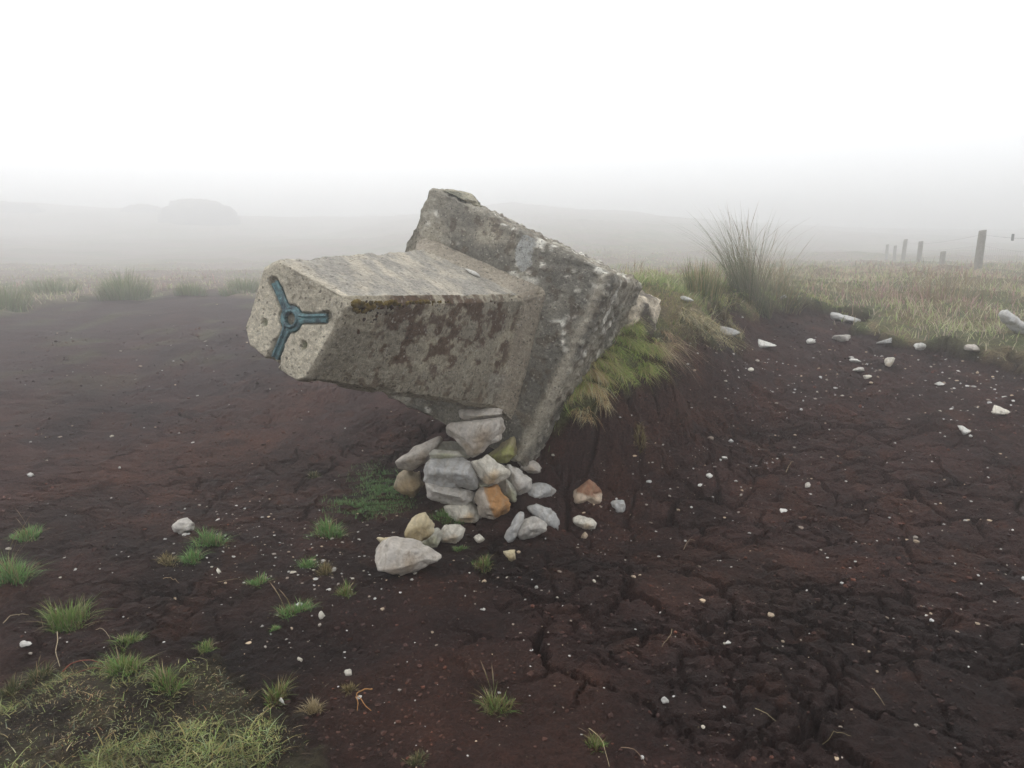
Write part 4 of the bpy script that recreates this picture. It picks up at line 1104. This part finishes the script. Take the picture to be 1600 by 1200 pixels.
turf_blades('grass_turf', 'short mixed green and straw grass in the lower left corner', cand, lambda r, x, y: r.uniform(.005, .013, len(x)) * (1 + 1.6 * (r.random(len(x)) < .05)) * (1 + .9 * sstep(.2, .7, fbm(x * 4, y * 4, seed=203))), fcol, lambda r, n: r.uniform(.5, 1.9, n), lambda r, x, y: r.uniform(.002, .0046, len(x)), 32, gain=1.5)
# bank turf and its overhanging fringe
rg = np.random.default_rng(33)
cand = rg.uniform([-.1, 3.4], [2.6, 7.0], (60000, 2)); s = turf_sd(cand[:, 0], cand[:, 1])
cand = cand[(s > -.01) & (rg.random(len(cand)) < .55)]
def grad_az(r, x, y):
    e = .08; gx_ = hbase(x + e, y) - hbase(x - e, y); gy_ = hbase(x, y + e) - hbase(x, y - e)
    return np.arctan2(-gy_, -gx_) + r.normal(0, .75, len(x))
def bcol(r, x, y):
    n = len(x); c = pick(r, n, [(.19, .24, .08), (.14, .20, .06), (.23, .24, .10), (.28, .25, .12), (.12, .17, .055)], var=.25)
    w = sstep(-.1, .5, fbm(x * 3.2, y * 3.2, seed=204, oct=3)); st_ = pick(r, n, STRAW)
    return mixc(c, st_, w * .45 * (r.random(n) < .7))
turf_blades('bank_grass', 'short green and straw grass covering the bank right of the block', cand, lambda r, x, y: r.uniform(.02, .065, len(x)), bcol, lambda r, n: r.uniform(.3, 1.2, n), lambda r, x, y: r.uniform(.003, .0055, len(x)), 34, az=grad_az, gain=1.45)

def fringe(name, label, polypx, n, hmin, hmax, cols, seed, droop=.9, lean=(.4, 1.5), w=(.002, .0045), azc=-1.2, azs=.9):
    rg = np.random.default_rng(seed); P = np.array(polypx, float); lo, hi = P.min(0), P.max(0)
    c = rg.uniform(lo, hi, (n * 3, 2)); c = c[poly_sd(c[:, 0], c[:, 1], P) > 0][:n]
    Hh = hit_many(c); n = len(Hh); base = np.c_[Hh, Hs(Hh[:, 0], Hh[:, 1]) - .005]
    L = rg.uniform(hmin, hmax, n)
    pn_ = fbm(base[:, 0] * 9, base[:, 1] * 9, base[:, 2] * 9, seed=seed, oct=3); L = L * (1 + .7 * pn_) * np.where(rg.random(n) < .3, .5, 1)
    cb = pick(rg, n, cols, var=.35); dead = (rg.random(n) < .10 + .4 * sstep(.2, .7, pn_)); cb[dead] = pick(rg, dead.sum(), STRAW) * .9
    V, q, t, cc = blades(base, L, rg.uniform(*lean, n), rg.normal(azc, azs, n) + 1.2 * pn_, rg.uniform(*w, n), cb, seg=5, droop=droop)
    cc = np.clip(cc * 1.9, 0, .65)
    o = link(name, mk_mesh(name, V, quads=q, tris=t, attrs={'Col': cc}), M_GRASS); return tag(o, label, 'grass', kind='stuff')
BG = [(.19, .26, .06), (.15, .22, .05), (.24, .27, .08), (.28, .25, .10)]
fringe('hanging_grass', 'long bright green grass hanging over the bank beside the block', [(862,655),(885,600),(940,550),(985,530),(1030,543),(1030,580),(1000,612),(940,622),(900,655)], 7000, .045, .115, BG, 41)
fringe('hanging_straw', 'dry orange-brown straw hanging from the bank at the block corner', [(893,600),(940,590),(950,650),(915,668),(885,655)], 1500, .05, .12, [(.34, .25, .13), (.27, .19, .10), (.38, .30, .18)], 42, droop=1.1, azs=.4)
fringe('root_fringe', 'brown dead grass trailing over the peat edge right of the green bank', [(1010,545),(1045,540),(1052,560),(1025,580)], 500, .08, .20, [(.20, .14, .09), (.28, .21, .13), (.14, .09, .06)], 43, droop=1.0, azc=-.7, azs=.5)
fringe('lip_grass', 'pale matted dead grass on the turf lip above the peat hollow', [(1055,515),(1100,520),(1150,535),(1162,550),(1110,548),(1060,538)], 1800, .04, .10, [(.25, .21, .13), (.20, .18, .10), (.30, .26, .17), (.13, .12, .06)], 44, droop=.8, azc=-1.2, azs=.8)
fringe('edge_grass', 'tufty green grass along the rim of the peat hollow', [(1110,500),(1128,484),(1170,472),(1250,474),(1300,488),(1345,512),(1300,492),(1245,484),(1170,482),(1130,494)], 1600, .05, .12, BG + STRAW[:1], 45, droop=.6, azs=1.)

# moor grass beyond: tens of thousands of thin blades
def moor(name, label, n, rmin, rmax, xr, cols, hr, seed, pred=None, lean=(.1, .9), wk=.0009):
    rg = np.random.default_rng(seed); r = rmin * (rmax / rmin) ** rg.random(n); a = rg.uniform(*xr, n)
    x, y = r * np.sin(a), r * np.cos(a); s = turf_sd(x, y); k = (s > .0) & (rg.random(n) < sstep(4.6, 7.0, r + 2.5 * (x > 2.6)))
    if pred is not None: k &= pred(rg, x, y)
    p = np.stack([x, y], 1)[k]
    return turf_blades(name, label, p, lambda r_, x, y: r_.uniform(*hr, len(x)) * (1 + .6 * fbm(x * 1.1, y * 1.1, seed=seed)), lambda r_, x, y: pick(r_, len(x), cols, var=.2),  # pale, low-contrast blade colours imitate extra haze over the moor
                       lambda r_, n: r_.uniform(*lean, n), lambda r_, x, y: .003 + wk * np.hypot(x, y) * r_.uniform(.6, 1.2, len(x)), seed, gain=2.1)
patch = lambda s, th: (lambda r, x, y: fbm(x * .9, y * .9, seed=s, oct=3) + r.uniform(-.25, .25, len(x)) > th)
moor('moor_grass', 'rough olive and straw moor grass fading into the fog', 60000, 4.8, 45, (-.72, .80), [(.19, .215, .10), (.16, .185, .075), (.24, .23, .13), (.26, .22, .16), (.21, .165, .13)], (.04, .11), 51, None, (.3, 1.2))
moor('heather', 'low purplish brown heather between the moor grass', 26000, 6.5, 40, (-.72, .80), [(.19, .12, .11), (.15, .10, .08), (.22, .14, .13), (.13, .12, .07)], (.04, .11), 52, patch(301, .05), (.1, .7), .0014)
moor('seeding_grass', 'thin reddish seeding grass standing above the moor', 2600, 7.0, 24, (.22, .75), [(.28, .19, .15), (.24, .16, .13), (.30, .24, .16)], (.10, .24), 53, patch(302, .05), (.3, 1.0), .0003)

# rush clump and its small neighbour
def clump(px, py, Ht, n, rad, cols, label, seed, lean, az0=None, azs=1.0, name='rush_clump', heads=0, wd=.004, cat='grass clump', group=None, Y=None):
    g = hit(px, py) if Y is None else None
    if g is None:
        q_ = at(px, py, Y); g = np.array([q_[0], q_[1], Hs(q_[0], q_[1])[0]])
    rg = np.random.default_rng(seed); r = rad * np.sqrt(rg.random(n)); a = rg.random(n) * 6.283
    bx, by = g[0] + r * np.cos(a), g[1] + r * np.sin(a); bz = Hs(bx, by) - .01
    az = a + rg.normal(0, .4, n) if az0 is None else np.where(rg.random(n) < .6, rg.normal(az0, azs, n), a)
    h = Ht * rg.uniform(.30, 1.0, n) ** .8 * (1 - .45 * (r / rad) ** 2 * (name == 'grass_hummock'))
    parts = [blades(np.stack([bx, by, bz], 1), h, rg.uniform(lean[0], lean[1], n) * (.4 + .6 * r / rad), az, rg.uniform(.6, 1.2, n) * wd, pick(rg, n, cols, var=.25), seg=6)]
    if heads:
        k = rg.integers(0, n, heads)
        v, q, t, c = seed_head(np.stack([bx, by, bz], 1)[k], Ht * rg.uniform(.6, 1.0, heads), rg.uniform(.1, .8, heads), rg.uniform(0, 6.28, heads), pick(rg, heads, STRAW))
        parts.append((v, q, t, c))
    V, q, t, c = merge(parts)
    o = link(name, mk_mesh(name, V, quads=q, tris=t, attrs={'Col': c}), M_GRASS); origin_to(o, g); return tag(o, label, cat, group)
RUSH = [(.24, .25, .15), (.17, .185, .10), (.14, .16, .08), (.22, .20, .13), (.26, .22, .16)]
clump(1172, 466, .80, 560, .19, RUSH, 'tall wind-swept rush clump with long blades arching left', 61, (.2, 1.15), math.pi * .98, .55, heads=30, wd=.0045)
clump(1215, 464, .42, 260, .20, RUSH + STRAW[:2], 'shorter reddish seeding clump against the right of the tall rushes', 62, (.2, 1.0), .1, .7, heads=60, wd=.006)
clump(1097, 458, .30, 260, .13, [(.13, .17, .06), (.17, .18, .08)] + STRAW[:1], 'small upright clump with pinkish tips left of the tall rushes', 63, (.1, .6), None, heads=40, wd=.006)
clump(1475, 462, .42, 160, .35, STRAW + [(.22, .16, .12)], 'sparse seeding grass in front of the shortest fence post', 64, (.2, .9), 0.2, .8, heads=60, wd=.005)
LG = [(.15, .20, .07), (.19, .22, .09), (.24, .22, .11)]
for i, (px, py, Ht, rad, n, lb) in enumerate([(195,462,.55,.40,1100,'largest round grass hummock on the far left peat edge'),(297,456,.33,.26,600,'smaller dark grass hummock right of the largest one'),
        (380,452,.32,.42,800,'wide pale grass hummock nearest the pillar head'),(6,480,.50,.36,700,'grass hummock cut off by the left frame edge'),(80,455,.34,.5,700,'faint low hummock between the frame edge and the largest one')]):
    clump(px, py, Ht, n, rad, LG, lb, 70 + i, (.15, .9), None, name='grass_hummock', wd=.012 if i < 5 else .005, group='grass hummocks at the moor edge', cat='grass hummock')
# taller blades that stand at the bank behind the block
clump(985, 452, .20, 60, .25, STRAW + LG, 'few thin seed stalks behind the block corner', 81, (.1, .6), None, heads=24, wd=.003, Y=6.0, name='seed_stalks')

# dry stems and roots on the peat
def strand(name, pxs, rad, color, label, lift=.006, cat='twig', group=None, seed=0):
    P = []
    hs_ = [hit(a, b) for a, b in pxs]
    for i in range(len(hs_) - 1):
        for k in range(5): P.append(hs_[i] + (hs_[i + 1] - hs_[i]) * k / 5)
    P.append(hs_[-1]); P = np.array(P)
    for _ in range(2): P[1:-1] = (P[:-2] + 2 * P[1:-1] + P[2:]) / 4
    P[:, 2] = np.maximum(Hs(P[:, 0], P[:, 1]), P[:, 2]) + lift * (.4 + np.sin(np.linspace(0, 3.14, len(P))))
    m = 6; V = []; n = len(P); T = np.gradient(P, axis=0); T /= np.linalg.norm(T, axis=1)[:, None] + 1e-9
    for i in range(n):
        u = np.cross(T[i], [0, 0, 1]); u /= np.linalg.norm(u) + 1e-9; w = np.cross(u, T[i]); r = rad * (1 - .6 * i / n)
        for k in range(m): V.append(P[i] + (u * math.cos(k * 6.283 / m) + w * math.sin(k * 6.283 / m)) * r)
    q = [[i * m + k, i * m + (k + 1) % m, (i + 1) * m + (k + 1) % m, (i + 1) * m + k] for i in range(n - 1) for k in range(m)]
    o = link(name, mk_mesh(name, V, quads=q, attrs={'Col': np.tile(color, (len(V), 1))}), M_ROOT); origin_to(o, P[0]); return tag(o, label, cat, group)
strand('root', [(98,1052),(115,1042),(140,1038),(168,1041)], .0022, (.17, .055, .035), 'thin reddish root arching over the peat above the turf', .012)
strand('root', [(165,1046),(140,1048),(118,1056),(100,1064)], .0018, (.15, .05, .035), 'second reddish root just below the first arch', .006)
strand('root', [(582,1078),(562,1084),(556,1092),(572,1108),(580,1112)], .0022, (.34, .17, .06), 'short orange forked root with a bend, bottom left of centre', .008)
strand('root', [(556,1090),(560,1102),(558,1112)], .0016, (.34, .17, .06), 'tiny orange rootlet beside the forked root', .005)
strand('dry_stem', [(920,1140),(940,1162),(952,1200)], .0010, (.42, .34, .20), 'long pale straw lying from the little tuft to the bottom edge', .01)
strand('dry_stem', [(1050,985),(1048,998),(1034,1012)], .0016, (.20, .15, .09), 'curved brown stem on the rim of the cracked peat', .008)
strand('dry_stem', [(1068,860),(1076,848),(1086,846)], .0014, (.26, .20, .13), 'little hooked straw on peat right of the cairn', .010)
strand('dry_stem', [(1362,1078),(1370,1092),(1382,1104)], .0011, (.34, .27, .16), 'pale straw crossing a deep crack', .010)
strand('dry_stem', [(1180,1108),(1195,1118),(1212,1128)], .0010, (.30, .25, .14), 'thin straw on dark peat below the centre right', .006)
strand('dry_stem', [(970,1170),(990,1178),(1010,1196)], .0014, (.18, .12, .08), 'dark curved stem near the bottom edge', .010)
strand('dry_stem', [(1228,739),(1234,728),(1240,722)], .0018, (.26, .20, .12), 'short brown stem among chips on the right slope', .006)
strand('dry_stem', [(1285,1165),(1300,1158),(1330,1152)], .0012, (.20, .16, .08), 'greenish straw between two big peat clods', .008)
strand('dry_stem', [(255,905),(270,908),(280,912)], .0014, (.34, .24, .14), 'short straw under the low green tufts', .006)
strand('dry_stem', [(340,910),(360,909),(378,907)], .0010, (.24, .18, .11), 'straight faint stem between two left tufts', .004)
strand('dry_stem', [(90,990),(92,1012),(88,1030),(94,1045)], .0018, (.34, .27, .17), 'crooked dry stem left of the thick round tuft', .02)
strand('dry_stem', [(150,985),(165,990),(172,1000)], .0012, (.34, .27, .18), 'hooked straw between two left foreground tufts', .008)
strand('dry_stem', [(5,975),(20,965),(45,962)], .0018, (.28, .22, .14), 'grey straw at the left edge above the big tuft', .008)

# ------------------------------------------------------------------ fence
fence = bpy.data.objects.new('wire_fence', None); col.objects.link(fence)
tag(fence, 'post and wire fence running away into the fog on the right', 'fence')
FP = [(1536,360,14.5,.070),(1474,393,18.5,.062),(1439,377,23.,.068),(1415,374,28.0,.07),(1399,384,32.0,.062),(1387,382,36.0,.07)]
tops = []
fb = at(1536, 430, 14.5); fence.location = (fb[0], fb[1], Hs(fb[0], fb[1])[0])
def post(tp, rad, seed):
    zg = Hs(tp[0], tp[1])[0] - .15; rg = np.random.default_rng(seed); n = 14; m = 14; V = []
    lx, ly = rg.normal(0, .012, 2)
    for i in range(m):
        t = i / (m - 1); z = zg + (tp[2] - zg) * t
        for k in range(n):
            a = k * 6.283 / n; r = rad * (1.08 - .12 * t) * (1 + .08 * math.sin(3 * a + seed) + rg.normal(0, .02))
            V.append([tp[0] + r * math.cos(a) - lx * (1 - t), tp[1] + r * math.sin(a) - ly * (1 - t), z + (.012 * math.cos(a) if i == m - 1 else 0)])
    q = [[i * n + k, i * n + (k + 1) % n, (i + 1) * n + (k + 1) % n, (i + 1) * n + k] for i in range(m - 1) for k in range(n)]
    V.append([tp[0], tp[1], tp[2] + .008]); tr = [[(m - 1) * n + k, (m - 1) * n + (k + 1) % n, len(V) - 1] for k in range(n)]
    V = np.array(V) - np.array(fence.location)
    return link('post', mk_mesh('post', V, quads=q, tris=tr), M_WOOD, fence)
for i, (px, py, Yd, rd) in enumerate(FP):
    tp = at(px, py, Yd); tops.append(tp); post(tp, rd, i)
near_top = tops[0] + (tops[0] - tops[2]) * .55; near_top[2] = 1.36; post(near_top, .05, 9)
line = [near_top] + [tops[i] for i in (0, 2, 3, 5)]
def wire(dzs, sag=.03, r=.004):
    P = []
    for a, b in zip(line[:-1], line[1:]):
        for k in range(10): t = k / 10; P.append(a + (b - a) * t - np.array([0, 0, dzs + sag * math.sin(math.pi * t)]))
    P.append(line[-1] - np.array([0, 0, dzs])); P = np.array(P) - np.array(fence.location); V = []; m = 5
    for p in P:
        for k in range(m): V.append(p + np.array([r * math.cos(k * 6.283 / m), 0, r * math.sin(k * 6.283 / m)]))
    q = [[i * m + k, i * m + (k + 1) % m, (i + 1) * m + (k + 1) % m, (i + 1) * m + k] for i in range(len(P) - 1) for k in range(m)]
    link('wire', mk_mesh('wire', V, quads=q), M_WIRE, fence)
for dzs in (.08, .28, .48, .66): wire(dzs, r=.0022 if dzs < .1 else .0012)
# netting uprights
V, q = [], []
for a, b in zip(line[:3], line[1:4]):
    L = np.linalg.norm(b - a); n = int(L / .16)
    for k in range(1, n):
        t = k / n; p = a + (b - a) * t - np.array(fence.location); sg_ = .03 * math.sin(math.pi * t)
        o_ = len(V); r = .0007
        for dx in (-r, r): V += [p + [dx, 0, -.28 - sg_], p + [dx, 0, -.72 - sg_]]
        q.append([o_, o_ + 1, o_ + 3, o_ + 2])
net = link('netting', mk_mesh('netting', V, quads=q), M_WIRE, fence); net['kind'] = 'stuff'
# dark tag hanging on the top wire, right edge
tw_ = near_top + (tops[0] - near_top) * .52; cxp = at(1583, 366, tw_[1])
bm = bmesh.new(); bmesh.ops.create_cube(bm, size=1, matrix=Matrix.Diagonal((.035, .02, .11, 1))); bmesh.ops.bevel(bm, geom=bm.edges[:], offset=.006, segments=2)
tm_ = bpy.data.meshes.new('wire_tensioner'); bm.to_mesh(tm_); bm.free(); o = link('wire_tensioner', tm_, M_WIRE); o.parent = fence
cw = np.array([cxp[0], cxp[1], near_top[2] + (tops[0][2] - near_top[2]) * .52 - .10]) - np.array(fence.location); o.location = cw

# ------------------------------------------------------------------ far peat hag on the skyline
def hag(px, pyb, pyt, wpx, Yd, label, seed):
    b = at(px, pyb, Yd); t_ = at(px, pyt, Yd); sx = wpx / F * Yd / 2; hz = t_[2] - Hs(b[0], b[1])[0]
    V, Fc = polytope([(np.array(v), h) for v, h in [((1, 0, .35), .95), ((-1, 0, .28), .95), ((0, 0, 1), .95), ((-.25, 0, 1), .97), ((.25, .1, 1), .86), ((0, 1, .3), .9), ((0, -1, .4), .9), ((0, 0, -1), .5), ((.7, .7, .2), 1), ((-.7, -.7, .2), 1), ((.7, -.7, .3), 1), ((-.7, .7, .2), 1), ((.35, 0, 1), .84), ((-.6, 0, .8), .93)]], 5, 7)
    V = V * np.array([sx, sx * .8, hz]); V = V + (V / np.linalg.norm(V, axis=1)[:, None]) * (fbm(V[:, 0] * 1.6, V[:, 1] * 1.6, V[:, 2] * 1.6, seed=seed, oct=5, gain=.65) * .26)[:, None]
    nz = V[:, 2] / hz; c = mixc(np.array([.035, .022, .018]) + 0 * V, np.array([.10, .09, .05]), sstep(.45, .8, nz + .2 * fbm(V[:, 0] * 2, V[:, 1] * 2, V[:, 2] * 2, seed=seed)))
    o = link('peat_hag', mk_mesh('peat_hag', V, tris=Fc, attrs={'Col': c}), M_MOOR); o.location = (b[0], b[1], Hs(b[0], b[1])[0] - .05); return tag(o, label, 'peat hag')
M_MOOR = m_vcol('hag_peat', .95, ns=8, amp=.3, bs=.5, bd=.05)
hag(312, 350, 299, 124, 92., 'domed dark peat hag standing on the foggy skyline at left', 3)
hag(222, 332, 316, 60, 100., 'fainter low mound left of the domed hag', 5)
hag(5, 345, 312, 110, 95., 'low dark rise on the skyline at the left frame edge', 7)
